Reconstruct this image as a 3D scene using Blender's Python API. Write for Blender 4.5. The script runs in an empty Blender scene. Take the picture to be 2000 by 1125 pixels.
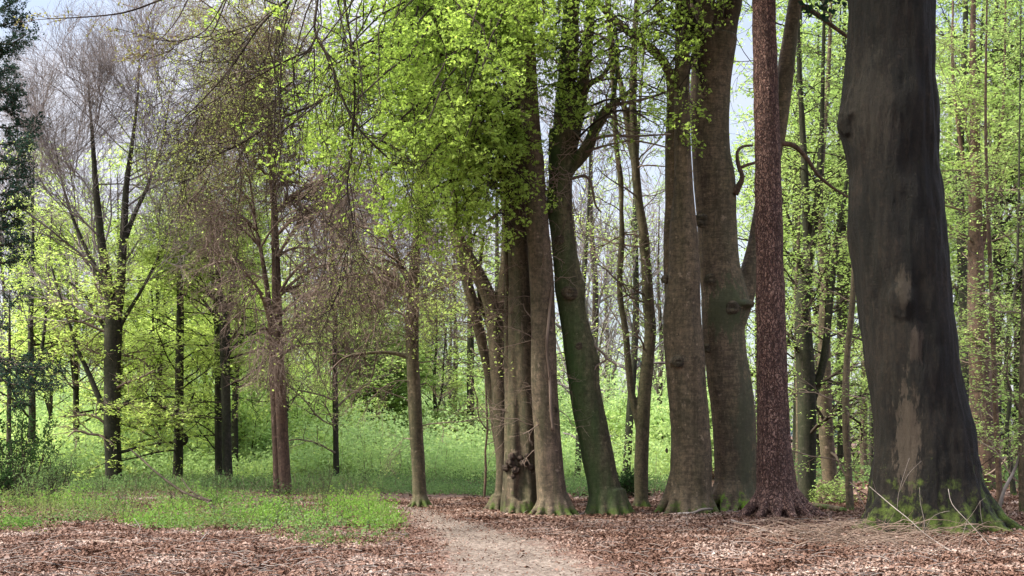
import bpy, math
import numpy as np
from mathutils import noise as mnoise, Vector

# ------------------------------------------------------------------ camera, world, sun, exposure
scene = bpy.context.scene
C = scene.collection
cam_data = bpy.data.cameras.new('camera')
cam = bpy.data.objects.new('camera', cam_data)
C.objects.link(cam)
cam.location = (0, 0, 1.5)
cam.rotation_euler = (math.radians(90), 0, 0)
cam_data.sensor_width = 36.0
cam_data.lens = 45.0
cam_data.shift_y = 0.14375
cam_data.clip_end = 2000
scene.camera = cam

SUN_EL, SUN_AZ = 47.0, -98.0         # azimuth measured from +Y towards +X
world = bpy.data.worlds.new('World')
scene.world = world
world.use_nodes = True
wn, wl = world.node_tree.nodes, world.node_tree.links
wn.clear()
wo = wn.new('ShaderNodeOutputWorld')
bg = wn.new('ShaderNodeBackground')
sky = wn.new('ShaderNodeTexSky')
sky.sky_type = 'NISHITA'
sky.sun_disc = False
sky.sun_elevation = math.radians(SUN_EL)
sky.sun_rotation = math.radians(SUN_AZ)
sky.air_density = 1.0
sky.dust_density = 2.0
tc = wn.new('ShaderNodeTexCoord')
mp = wn.new('ShaderNodeMapping')
mp.inputs['Scale'].default_value = (1.2, 1.2, 3.0)
nz = wn.new('ShaderNodeTexNoise')
nz.inputs['Scale'].default_value = 1.6
nz.inputs['Detail'].default_value = 5
rp = wn.new('ShaderNodeValToRGB')
rp.color_ramp.elements[0].position = 0.38
rp.color_ramp.elements[0].color = (.15, .15, .15, 1)
rp.color_ramp.elements[1].position = 0.57
rp.color_ramp.elements[1].color = (.92, .92, .92, 1)
mx = wn.new('ShaderNodeMix')
mx.data_type = 'RGBA'
mx.inputs[7].default_value = (3.6, 3.65, 4.05, 1)      # sunlit cloud, at the sky's physical scale
wl.new(tc.outputs['Generated'], mp.inputs[0]); wl.new(mp.outputs[0], nz.inputs['Vector'])
wl.new(nz.outputs['Fac'], rp.inputs[0]); wl.new(rp.outputs[0], mx.inputs[0])
wl.new(sky.outputs[0], mx.inputs[6])
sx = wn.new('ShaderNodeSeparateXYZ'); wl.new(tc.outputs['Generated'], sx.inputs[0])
gr = wn.new('ShaderNodeMapRange')                     # unseen sky overhead is brightened well past a natural overcast to open the shadows
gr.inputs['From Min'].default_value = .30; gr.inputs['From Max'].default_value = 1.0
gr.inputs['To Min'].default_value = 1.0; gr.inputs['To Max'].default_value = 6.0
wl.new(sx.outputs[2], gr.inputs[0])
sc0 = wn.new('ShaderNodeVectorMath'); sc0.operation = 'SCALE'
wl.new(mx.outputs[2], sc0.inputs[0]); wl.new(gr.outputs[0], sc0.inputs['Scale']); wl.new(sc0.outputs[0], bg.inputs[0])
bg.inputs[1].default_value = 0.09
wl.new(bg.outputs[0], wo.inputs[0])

sd = bpy.data.lights.new('sun', 'SUN')
sun = bpy.data.objects.new('sun', sd)
C.objects.link(sun)
sd.energy = 3.9
sd.angle = math.radians(14)
sd.color = (1.0, .95, .87)
_el, _az = math.radians(SUN_EL), math.radians(SUN_AZ)
_sdir = Vector((math.cos(_el)*math.sin(_az), math.cos(_el)*math.cos(_az), math.sin(_el)))
sun.rotation_euler = (-_sdir).to_track_quat('-Z', 'Y').to_euler()
sun.location = (-20, 20, 40)

scene.view_settings.view_transform = 'Standard'
scene.view_settings.look = 'None'
scene.view_settings.exposure = 1.58
scene.view_settings.gamma = 1.0
cy = scene.cycles
cy.max_bounces = 6
cy.diffuse_bounces = 4
cy.glossy_bounces = 1
cy.volume_bounces = 0
cy.transmission_bounces = 3
cy.transparent_max_bounces = 4
cy.use_adaptive_sampling = True
cy.adaptive_threshold = 0.02
cy.sample_clamp_indirect = 6
cy.use_denoising = True
cy.sample_clamp_direct = 2.5
cy.sample_clamp_indirect = 2.5

rng = np.random.default_rng(11)

# ------------------------------------------------------------------ helpers
def at(px, py, Y):
    return np.array([(px-1000)/2500*Y, Y, 1.5+(850-py)/2500*Y])

def gz(x, y):
    x = np.asarray(x, float); y = np.asarray(y, float)
    return (0.05*np.sin(x*.35+1.2)*np.cos(y*.28) + 0.03*np.sin(x*.9+y*.7)
            + 0.10*np.exp(-((x-5.9)**2+(y-19.2)**2)/7.0))

def norm(v):
    return v/np.maximum(np.linalg.norm(v, axis=-1, keepdims=True), 1e-9)

class MB:
    def __init__(s):
        s.V, s.F, s.A, s.n = [], [], [], 0
    def add(s, V, F, a=None):
        V = V.reshape(-1, 3)
        s.V.append(V); s.F.append(F.reshape(-1, 4)+s.n); s.n += len(V)
        nf = len(s.F[-1])
        s.A.append(np.full(nf, .5) if a is None else np.asarray(a, float).reshape(-1))
    def tubes(s, P, R, sides=3):
        if len(P): V, F = tube_arrays(P, R, sides); s.add(V, F)
    def build(s, name, mat, parent=None, origin=(0, 0, 0), smooth=True):
        V = np.concatenate(s.V)-np.asarray(origin, float)
        F = np.concatenate(s.F); A = np.concatenate(s.A)
        me = fastmesh(name, V, F, smooth)
        at_ = me.attributes.new('rnd', 'FLOAT', 'FACE')
        at_.data.foreach_set('value', A.astype(np.float32))
        return link(name, me, mat, parent)

def fastmesh(name, V, F, smooth=True):
    me = bpy.data.meshes.new(name)
    me.vertices.add(len(V)); me.vertices.foreach_set('co', V.astype(np.float32).ravel())
    tri = (F[:, 3] < 0)
    if tri.any():
        cnt = np.where(tri, 3, 4)
        loops = F.ravel()[F.ravel() >= 0]
    else:
        cnt = np.full(len(F), 4); loops = F.ravel()
    me.loops.add(len(loops)); me.loops.foreach_set('vertex_index', loops.astype(np.int32))
    me.polygons.add(len(F))
    st = np.concatenate([[0], np.cumsum(cnt)[:-1]]).astype(np.int32)
    me.polygons.foreach_set('loop_start', st)
    me.polygons.foreach_set('use_smooth', np.full(len(F), smooth))
    me.update(calc_edges=True)
    return me

def link(name, me, mat, parent=None):
    o = bpy.data.objects.new(name, me)
    C.objects.link(o)
    if mat: me.materials.append(mat)
    if parent: o.parent = parent
    return o

def tag(o, label=None, cat=None, group=None, kind=None):
    if label: o['label'] = label
    if cat: o['category'] = cat
    if group: o['group'] = group
    if kind: o['kind'] = kind
    return o

def empty(name, loc, label, cat, group=None):
    o = bpy.data.objects.new(name, None)
    C.objects.link(o); o.location = tuple(loc); o.empty_display_size = .2
    return tag(o, label, cat, group)

def tube_arrays(P, R, sides):
    N, K, _ = P.shape
    T = norm(np.gradient(P, axis=1))
    mt = np.abs(norm(T.mean(1))[:, 2])
    ref = np.where(mt[:, None] > .75, np.array([[0., 1., 0.]]), np.array([[0., 0., 1.]]))[:, None, :]
    A = norm(np.cross(T, ref+T*1e-3)); B = np.cross(T, A)
    th = np.arange(sides)*2*np.pi/sides
    V = P[:, :, None, :] + R[:, :, None, None]*(np.cos(th)[None, None, :, None]*A[:, :, None, :] + np.sin(th)[None, None, :, None]*B[:, :, None, :])
    i = np.arange(N*K*sides).reshape(N, K, sides)
    j = np.roll(i, -1, axis=2)
    F = np.stack([i[:, :-1], j[:, :-1], j[:, 1:], i[:, 1:]], -1).reshape(-1, 4)
    return V.reshape(-1, 3), F

def spline(pts, step=.12, K=None):
    """Catmull-Rom through rows (x,y,z,r)"""
    p = np.array(pts, float)
    if len(p) == 2: p = np.array([p[0], (p[0]+p[1])/2, p[1]])
    q = np.vstack([2*p[0]-p[1], p, 2*p[-1]-p[-2]])
    out = []
    segs = len(p)-1
    L = np.linalg.norm(np.diff(p[:, :3], axis=0), axis=1)
    for k in range(segs):
        n = max(2, int(L[k]/step)) if K is None else max(2, int(math.ceil(K/segs)))
        t = np.linspace(0, 1, n, endpoint=False)[:, None]
        a, b, c, d = q[k], q[k+1], q[k+2], q[k+3]
        out.append(.5*((2*b)+(-a+c)*t+(2*a-5*b+4*c-d)*t*t+(-a+3*b-3*c+d)*t**3))
    out.append(p[-1:])
    o = np.vstack(out)
    o[:, 3] = np.maximum(o[:, 3], .002)
    if K is not None:
        s = np.linspace(0, len(o)-1, K); i = np.clip(s.astype(int), 0, len(o)-2); f = (s-i)[:, None]
        o = o[i]*(1-f)+o[i+1]*f
    return o

def grow(P, R, n, ln, t0=.2, t1=1., ang=45, angv=12, K=4, up=0., wob=.15, flat=0., rr=.55, rmin=.003, taper=.45, lvar=.35, tipfall=.35):
    """children for every parent polyline; returns (N*n,K,3),(N*n,K)"""
    N, Kp, _ = P.shape
    if n < 1:
        keep = rng.random(N) < n; P = P[keep]; R = R[keep]; N = len(P); n = 1
    t = t0+(t1-t0)*((np.arange(n)[None, :]+rng.random((N, n)))/n)
    s = np.clip(t*(Kp-1), 0, Kp-1.001); i = s.astype(int); f = (s-i)[..., None]
    ii = np.arange(N)[:, None]
    pos = P[ii, i]*(1-f)+P[ii, i+1]*f
    tan = norm(P[ii, i+1]-P[ii, i])
    rad = R[ii, i]*(1-f[..., 0])+R[ii, i+1]*f[..., 0]
    rv = rng.normal(size=(N, n, 3)); rv[..., 2] *= (1-flat)
    side = norm(rv-(rv*tan).sum(-1, keepdims=True)*tan)
    a = np.radians(ang+rng.normal(size=(N, n, 1))*angv)
    d = np.cos(a)*tan+np.sin(a)*side
    L = ln*(1-lvar+2*lvar*rng.random((N, n)))*(1-tipfall*t)
    M = N*n
    pos = pos.reshape(M, 3); d = norm(d.reshape(M, 3)); L = L.reshape(M); rad = rad.reshape(M)
    Q = np.empty((M, K, 3)); Q[:, 0] = pos
    for k in range(1, K):
        d = norm(d+rng.normal(size=(M, 3))*wob+np.array([0, 0, up]))
        Q[:, k] = Q[:, k-1]+d*(L/(K-1))[:, None]
    r0 = np.maximum(rad*rr, rmin)
    RR = r0[:, None]*np.linspace(1, taper, K)[None, :]
    RR = np.maximum(RR, rmin*.6)
    return Q, RR

def leaves(mb, P, n, size, t0=.15, t1=1., spread=.04, zs=1., tilt=.5, var=.5, droop=0., a0=0., a1=1.):
    """rhombic leaves round the polylines P; tilt 0 = flat horizontal, 1 = any way"""
    N, K, _ = P.shape
    if N == 0: return
    if n < 1:
        P = P[rng.random(N) < n]; N = len(P); n = 1
        if N == 0: return
    if n != int(n):
        leaves(mb, P, n-int(n), size, t0, t1, spread, zs, tilt, var, droop, a0, a1)
    n = int(n)
    cl = 1
    if n >= 6: cl = 3; n = n//3
    t = t0+(t1-t0)*rng.random((N, n))
    s = np.clip(t*(K-1), 0, K-1.001); i = s.astype(int); f = (s-i)[..., None]
    ii = np.arange(N)[:, None]
    c = (P[ii, i]*(1-f)+P[ii, i+1]*f).reshape(-1, 3)
    c = c+rng.normal(size=c.shape)*spread*np.array([1, 1, zs])
    if cl > 1: c = np.repeat(c, cl, 0); c = c+rng.normal(size=c.shape)*size*.42*np.array([1, 1, max(zs, .6)])
    leaf_quads(mb, c, size, tilt, var, droop, a0, a1)

def leaf_quads(mb, c, size, tilt=.5, var=.5, droop=0., a0=0., a1=1., ratio=.62):
    M = len(c)
    nrm = rng.normal(size=(M, 3))*tilt; nrm[:, 2] += (1-tilt)*1.2+.05; nrm = norm(nrm)
    d = rng.normal(size=(M, 3)); d[:, 2] -= droop
    d = norm(d-(d*nrm).sum(-1, keepdims=True)*nrm)
    e = np.cross(nrm, d)
    L = size*(1-var+2*var*rng.random((M, 1)))
    W = L*ratio*.5
    bend = nrm*L*.12
    V = np.stack([c-d*L*.5, c+e*W+bend-d*L*.05, c+d*L*.5, c-e*W+bend-d*L*.05], 1)
    F = np.arange(M*4).reshape(M, 4)
    mb.add(V, F, a0+(a1-a0)*rng.random(M))

# ------------------------------------------------------------------ materials
def newmat(name):
    m = bpy.data.materials.new(name); m.use_nodes = True
    nt = m.node_tree; nt.nodes.clear()
    return m, nt.nodes, nt.links

def ramp(n, stops):
    r = n.new('ShaderNodeValToRGB')
    e = r.color_ramp.elements
    while len(e) < len(stops): e.new(.5)
    for k, (p, c) in enumerate(stops):
        e[k].position = p; e[k].color = (*c, 1)
    return r

def leafmat(name, cols, transl=1.0, nscale=.5, tmix=.5):
    m, n, l = newmat(name)
    out = n.new('ShaderNodeOutputMaterial')
    a = n.new('ShaderNodeAttribute'); a.attribute_name = 'rnd'
    g = n.new('ShaderNodeNewGeometry')
    tx = n.new('ShaderNodeTexNoise'); tx.inputs['Scale'].default_value = nscale; tx.inputs['Detail'].default_value = 2
    l.new(g.outputs['Position'], tx.inputs['Vector'])
    mr = n.new('ShaderNodeMath'); mr.operation = 'MULTIPLY_ADD'
    mr.inputs[1].default_value = .45
    l.new(a.outputs['Fac'], mr.inputs[0])
    m2 = n.new('ShaderNodeMath'); m2.operation = 'MULTIPLY_ADD'; m2.inputs[1].default_value = 1.3; m2.inputs[2].default_value = -.37
    l.new(tx.outputs['Fac'], m2.inputs[0]); l.new(m2.outputs[0], mr.inputs[2])
    k = len(cols)
    r = ramp(n, [(i/(k-1), c) for i, c in enumerate(cols)])
    l.new(mr.outputs[0], r.inputs[0])
    df = n.new('ShaderNodeBsdfDiffuse'); l.new(r.outputs[0], df.inputs[0])
    hs = n.new('ShaderNodeHueSaturation'); hs.inputs['Saturation'].default_value = 1.1
    hs.inputs['Value'].default_value = transl
    l.new(r.outputs[0], hs.inputs['Color'])
    tr = n.new('ShaderNodeBsdfTranslucent'); l.new(hs.outputs[0], tr.inputs[0])
    mi = n.new('ShaderNodeMixShader'); mi.inputs[0].default_value = tmix
    l.new(df.outputs[0], mi.inputs[1]); l.new(tr.outputs[0], mi.inputs[2])
    l.new(mi.outputs[0], out.inputs[0])
    return m

def twigmat(name, c1, c2):
    m, n, l = newmat(name)
    out = n.new('ShaderNodeOutputMaterial')
    g = n.new('ShaderNodeNewGeometry')
    tx = n.new('ShaderNodeTexNoise'); tx.inputs['Scale'].default_value = 1.7; tx.inputs['Detail'].default_value = 4
    l.new(g.outputs['Position'], tx.inputs['Vector'])
    r = ramp(n, [(.35, c1), (.65, c2)]); l.new(tx.outputs['Fac'], r.inputs[0])
    df = n.new('ShaderNodeBsdfDiffuse'); l.new(r.outputs[0], df.inputs[0]); l.new(df.outputs[0], out.inputs[0])
    return m

def math_(n, l, op, a, b=None, c=None, clamp=False):
    m = n.new('ShaderNodeMath'); m.operation = op; m.use_clamp = clamp
    for i, v in enumerate((a, b, c)):
        if v is None: continue
        if isinstance(v, (int, float)): m.inputs[i].default_value = v
        else: l.new(v, m.inputs[i])
    return m.outputs[0]

def mixc(n, l, f, a, b, mode='MIX'):
    m = n.new('ShaderNodeMix'); m.data_type = 'RGBA'; m.blend_type = mode
    for i, v in ((0, f), (6, a), (7, b)):
        if isinstance(v, (int, float)): m.inputs[i].default_value = v
        elif isinstance(v, tuple): m.inputs[i].default_value = (*v, 1)
        else: l.new(v, m.inputs[i])
    return m.outputs[2]

def bark(name, ca, cb, green=(.05, .075, .02), greenamt=.25, gdir=(-1, -.2, 0), moss=.5, mosscol=(.060, .085, .016), mossedge=.6,
         wrinkle=.5, blotches=(), bump=.35, dark=.5, scale=1.0, streak=.45):
    m, n, l = newmat(name)
    out = n.new('ShaderNodeOutputMaterial')
    b = n.new('ShaderNodeBsdfPrincipled'); b.inputs['Roughness'].default_value = .85
    b.inputs['Specular IOR Level'].default_value = .2
    l.new(b.outputs[0], out.inputs[0])
    tcn = n.new('ShaderNodeTexCoord'); O = tcn.outputs['Object']
    def mapn(sc):
        q = n.new('ShaderNodeMapping'); q.inputs['Scale'].default_value = sc
        l.new(O, q.inputs[0]); return q.outputs[0]
    def noise(v, s, d=4, r=.55, dist=0.):
        q = n.new('ShaderNodeTexNoise'); q.inputs['Scale'].default_value = s; q.inputs['Detail'].default_value = d
        q.inputs['Roughness'].default_value = r; q.inputs['Distortion'].default_value = dist
        l.new(v, q.inputs['Vector']); return q.outputs['Fac']
    big = noise(mapn((1, 1, .45)), 1.6*scale, 5, .6, .6)
    r0 = ramp(n, [(.3, ca), (.7, cb)]); l.new(big, r0.inputs[0]); col = r0.outputs[0]
    fine = noise(mapn((1, 1, .6)), 22*scale, 6, .7)
    col = mixc(n, l, .85, col, ramp_of(n, l, fine, [(.32, (.42, .42, .42)), (.68, (1.35, 1.30, 1.24))]), 'MULTIPLY')
    med = noise(mapn((1, 1, 1.5)), 5.5*scale, 5, .65, .8)
    col = mixc(n, l, .75, col, ramp_of(n, l, med, [(.36, (.50, .48, .46)), (.50, (1, 1, 1)), (.66, (1.35, 1.32, 1.25))]), 'MULTIPLY')
    # dark vertical rain streaks and stains
    st = noise(mapn((4.5, 4.5, .35)), 1.5*scale, 5, .62)
    f = math_(n, l, 'MULTIPLY', ramp_of(n, l, st, [(.46, (0, 0, 0)), (.66, (1, 1, 1))]), dark)
    col = mixc(n, l, f, col, tuple(c*.30 for c in ca))
    s2_ = noise(mapn((8, 8, 2.3)), 2.2*scale, 9, .78, .8)
    col = mixc(n, l, streak, col, ramp_of(n, l, s2_, [(.34, (.28, .27, .26)), (.50, (.9, .9, .88)), (.66, (1.65, 1.58, 1.5))]), 'MULTIPLY')
    # horizontal wrinkles of beech
    wr = noise(mapn((.9, .9, 9)), 3.2*scale, 4, .6, .4)
    wf = ramp_of(n, l, wr, [(.50, (0, 0, 0)), (.56, (1, 1, 1)), (.60, (0, 0, 0))])
    col = mixc(n, l, math_(n, l, 'MULTIPLY', wf, wrinkle), col, tuple(c*.42 for c in ca))
    # pale lichen flecks
    lf = noise(O, 8*scale, 3, .6)
    col = mixc(n, l, math_(n, l, 'MULTIPLY', ramp_of(n, l, lf, [(.63, (0, 0, 0)), (.70, (1, 1, 1))]), .45), col, tuple(min(.6, c*1.9) for c in cb))
    for (cen, rad, bc, amt) in blotches:
        q = n.new('ShaderNodeMapping'); q.vector_type = 'POINT'
        q.inputs['Scale'].default_value = tuple(1/x for x in rad)
        q.inputs['Location'].default_value = tuple(-c/x for c, x in zip(cen, rad))
        l.new(O, q.inputs[0])
        ln = n.new('ShaderNodeVectorMath'); ln.operation = 'LENGTH'; l.new(q.outputs[0], ln.inputs[0])
        dd = math_(n, l, 'ADD', ln.outputs['Value'], math_(n, l, 'MULTIPLY', math_(n, l, 'SUBTRACT', noise(mapn((1.6, 1.6, .5)), 7, 6, .7), .5), 3.4))
        ff = ramp_of(n, l, dd, [(.75, (1, 1, 1)), (1.0, (0, 0, 0))])
        col = mixc(n, l, math_(n, l, 'MULTIPLY', ff, amt), col, mixc(n, l, fine, tuple(c*.75 for c in bc), tuple(c*1.2 for c in bc)))
    # green algae film on one side (grows on the weather side)
    g = n.new('ShaderNodeNewGeometry')
    dp = n.new('ShaderNodeVectorMath'); dp.operation = 'DOT_PRODUCT'
    l.new(g.outputs['Normal'], dp.inputs[0]); dp.inputs[1].default_value = gdir
    side = math_(n, l, 'MULTIPLY_ADD', dp.outputs['Value'], .35, .42)
    gn = noise(mapn((1.5, 1.5, .5)), 2.1, 5, .65)
    gf = math_(n, l, 'MULTIPLY', math_(n, l, 'ADD', side, math_(n, l, 'MULTIPLY_ADD', gn, 1.6, -.8), clamp=True), greenamt*2, clamp=True)
    col = mixc(n, l, gf, col, mixc(n, l, fine, tuple(c*.6 for c in green), tuple(c*1.35 for c in green)))
    # moss round the foot
    sp = n.new('ShaderNodeSeparateXYZ'); l.new(O, sp.inputs[0])
    mz = math_(n, l, 'MULTIPLY_ADD', sp.outputs[2], -1/max(moss, .01), 1.0)
    mn = noise(O, 4.5, 6, .7)
    mf = math_(n, l, 'ADD', mz, math_(n, l, 'MULTIPLY_ADD', mn, 4.8, -2.85))
    mf = ramp_of(n, l, mf, [(0.0, (0, 0, 0)), (mossedge, (1, 1, 1))])
    if moss > 0:
        col = mixc(n, l, mf, col, mixc(n, l, noise(O, 30, 4), tuple(c*.35 for c in mosscol), tuple(c*1.5 for c in mosscol)))
    l.new(col, b.inputs['Base Color'])
    bp = n.new('ShaderNodeBump'); bp.inputs['Strength'].default_value = bump; bp.inputs['Distance'].default_value = .03
    h = math_(n, l, 'ADD', math_(n, l, 'MULTIPLY', fine, .6), math_(n, l, 'MULTIPLY', wf, -.7*wrinkle))
    h = math_(n, l, 'ADD', h, math_(n, l, 'MULTIPLY', st, .9))
    h = math_(n, l, 'ADD', h, math_(n, l, 'MULTIPLY', s2_, 1.6*streak))
    l.new(h, bp.inputs['Height']); l.new(bp.outputs[0], b.inputs['Normal'])
    return m

def ramp_of(n, l, src, stops):
    r = ramp(n, stops); l.new(src, r.inputs[0]); return r.outputs[0]

def pinebark(name):
    m, n, l = newmat(name)
    out = n.new('ShaderNodeOutputMaterial'); b = n.new('ShaderNodeBsdfPrincipled'); b.inputs['Roughness'].default_value = .9
    b.inputs['Specular IOR Level'].default_value = .15
    l.new(b.outputs[0], out.inputs[0])
    tcn = n.new('ShaderNodeTexCoord'); q = n.new('ShaderNodeMapping'); q.inputs['Scale'].default_value = (1, 1, .30)
    nn = n.new('ShaderNodeTexNoise'); nn.inputs['Scale'].default_value = 6; nn.inputs['Detail'].default_value = 3
    l.new(tcn.outputs['Object'], nn.inputs['Vector'])
    ad = n.new('ShaderNodeVectorMath'); ad.operation = 'MULTIPLY_ADD'; ad.inputs[1].default_value = (.2, .2, .2)
    l.new(nn.outputs['Color'], ad.inputs[0]); l.new(tcn.outputs['Object'], ad.inputs[2]); l.new(ad.outputs[0], q.inputs[0])
    v = n.new('ShaderNodeTexVoronoi'); v.feature = 'DISTANCE_TO_EDGE'; v.inputs['Scale'].default_value = 27
    l.new(q.outputs[0], v.inputs['Vector'])
    v2 = n.new('ShaderNodeTexVoronoi'); v2.inputs['Scale'].default_value = 27; l.new(q.outputs[0], v2.inputs['Vector'])
    plate = ramp_of(n, l, v.outputs['Distance'], [(.02, (0, 0, 0)), (.16, (1, 1, 1))])
    pc = mixc(n, l, v2.outputs['Color'], (.088, .047, .036), (.185, .112, .088))
    fn = n.new('ShaderNodeTexNoise'); fn.inputs['Scale'].default_value = 40; fn.inputs['Detail'].default_value = 5
    l.new(tcn.outputs['Object'], fn.inputs['Vector'])
    pc = mixc(n, l, ramp_of(n, l, fn.outputs['Fac'], [(.55, (0, 0, 0)), (.68, (1, 1, 1))]), pc, (.27, .19, .155))
    bn = n.new('ShaderNodeTexNoise'); bn.inputs['Scale'].default_value = 1.4; bn.inputs['Detail'].default_value = 3
    l.new(tcn.outputs['Object'], bn.inputs['Vector'])
    pc = mixc(n, l, .7, pc, ramp_of(n, l, bn.outputs['Fac'], [(.35, (.75, .72, .72)), (.65, (1.2, 1.15, 1.1))]), 'MULTIPLY')
    q3 = n.new('ShaderNodeMapping'); q3.inputs['Scale'].default_value = (7, 7, .9); l.new(tcn.outputs['Object'], q3.inputs[0])
    n3 = n.new('ShaderNodeTexNoise'); n3.inputs['Scale'].default_value = 2.4; n3.inputs['Detail'].default_value = 7; n3.inputs['Roughness'].default_value = .65
    l.new(q3.outputs[0], n3.inputs['Vector'])
    fis = ramp_of(n, l, n3.outputs['Fac'], [(.38, (.30, .26, .25)), (.50, (1, 1, 1)), (.64, (1.45, 1.4, 1.4))])
    pc = mixc(n, l, .65, pc, fis, 'MULTIPLY')
    col = mixc(n, l, plate, (.048, .027, .023), pc)
    l.new(col, b.inputs['Base Color'])
    bp = n.new('ShaderNodeBump'); bp.inputs['Strength'].default_value = .9; bp.inputs['Distance'].default_value = .03
    l.new(math_(n, l, 'ADD', plate, math_(n, l, 'MULTIPLY', fn.outputs['Fac'], .5)), bp.inputs['Height'])
    l.new(bp.outputs[0], b.inputs['Normal'])
    return m

M = {}
M['leaf_bright'] = leafmat('fresh beech leaf', [(.17, .25, .06), (.31, .42, .095), (.45, .56, .16)], 1.2, .8, .55)
M['leaf_back'] = leafmat('spring leaf', [(.19, .28, .09), (.33, .44, .14), (.47, .56, .21)], 1.2, .35)
M['leaf_yellow'] = leafmat('young yellow green leaf', [(.28, .37, .11), (.44, .54, .16), (.58, .66, .25)], 1.25, .4, .55)
M['leaf_bud'] = leafmat('opening bud', [(.14, .13, .06), (.26, .26, .08), (.30, .22, .14)], 1.0, .5)
M['leaf_mint'] = leafmat('soft green shrub leaf', [(.18, .27, .12), (.35, .47, .19), (.54, .63, .22)], 1.2, .14)
M['leaf_low'] = leafmat('bilberry leaf', [(.05, .10, .028), (.11, .20, .045), (.22, .36, .075)], 1.0, .45)
M['leaf_bramble'] = leafmat('bramble leaf', [(.06, .10, .045), (.13, .20, .075), (.23, .33, .11)], 1.0, .5)
M['leaf_dark'] = leafmat('holly leaf', [(.012, .03, .012), (.03, .06, .02), (.06, .11, .03)], .8, .8)
M['needle'] = leafmat('spruce needles', [(.014, .032, .023), (.032, .062, .042), (.07, .11, .07)], .8, .8, .3)
M['far_needle'] = leafmat('haze tinted conifer needles', [(.04, .075, .075), (.07, .12, .11), (.11, .16, .13)], .8, .05, .4)  # haze of distance is mixed into this bluish needle colour
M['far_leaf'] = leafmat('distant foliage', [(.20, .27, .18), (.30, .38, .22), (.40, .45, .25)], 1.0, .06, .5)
M['litter'] = leafmat('fallen beech leaf', [(.033, .018, .012), (.106, .058, .040), (.205, .132, .099), (.40, .32, .265)], .6, .9, .1)
M['grass'] = leafmat('grass blade', [(.05, .12, .02), (.10, .22, .03), (.18, .32, .05)], 1.0, .6, .4)
M['twig_brown'] = twigmat('brown twig', (.10, .072, .054), (.215, .162, .125))
M['twig_purple'] = twigmat('grey purple twig', (.12, .10, .09), (.24, .205, .19))
M['twig_dark'] = twigmat('dark twig', (.022, .018, .014), (.06, .048, .036))
M['twig_pale'] = twigmat('weathered dead twig', (.16, .13, .11), (.36, .31, .28))
M['twig_pale'] = twigmat('weathered dead twig', (.11, .09, .075), (.27, .23, .20))
M['leaf_young'] = leafmat('unfolding young leaf', [(.14, .15, .055), (.25, .28, .09), (.34, .40, .12)], 1.2, .6, .5)
M['leaf_cover'] = leafmat('olive cover leaf', [(.10, .065, .04), (.10, .11, .045), (.17, .21, .07), (.20, .28, .08)], 1.0, .6)
M['root_wood'] = twigmat('bare root wood', (.10, .07, .05), (.22, .16, .12))
M['beech'] = bark('grey beech bark', (.085, .061, .040), (.17, .128, .088), greenamt=.22, moss=.35)
M['beech_left'] = bark('brown beech bark', (.095, .064, .047), (.175, .125, .095), greenamt=.16, moss=.3)
M['beech_big'] = bark('old smooth beech bark', (.092, .064, .042), (.185, .134, .092), greenamt=.10, moss=.25, wrinkle=.55, gdir=(-.8, -.5, 0))
M['beech_fork'] = bark('forked beech bark', (.10, .075, .052), (.19, .145, .10), greenamt=.30, moss=.55, wrinkle=.7, gdir=(.8, -.5, 0))
M['beech_green'] = bark('algae green beech bark', (.060, .048, .028), (.125, .100, .062), green=(.032, .070, .015), greenamt=.40, gdir=(-1.3, -.1, 0), moss=.3, dark=.6)
M['beech_burl'] = bark('fluted beech bark', (.080, .053, .039), (.145, .102, .076), greenamt=.2, moss=.45, dark=.8)
M['burl'] = bark('burl bark', (.05, .032, .025), (.10, .066, .052), greenamt=.05, moss=0, dark=.8, wrinkle=.8, bump=1.)
M['dark'] = bark('dark trunk bark', (.022, .018, .015), (.052, .042, .033), greenamt=.15, moss=.3)
M['redbrown'] = bark('reddish trunk bark', (.085, .05, .037), (.15, .097, .073), greenamt=.06, moss=.2, wrinkle=.2)
M['conifer_bark'] = bark('conifer bark', (.045, .032, .026), (.10, .07, .055), greenamt=.1, moss=.1, wrinkle=.1)
M['pine'] = pinebark('scaly pine bark')
M['knot'] = bark('branch scar', (.050, .038, .026), (.12, .09, .062), greenamt=.1, moss=0, wrinkle=.8, bump=.8)

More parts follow.
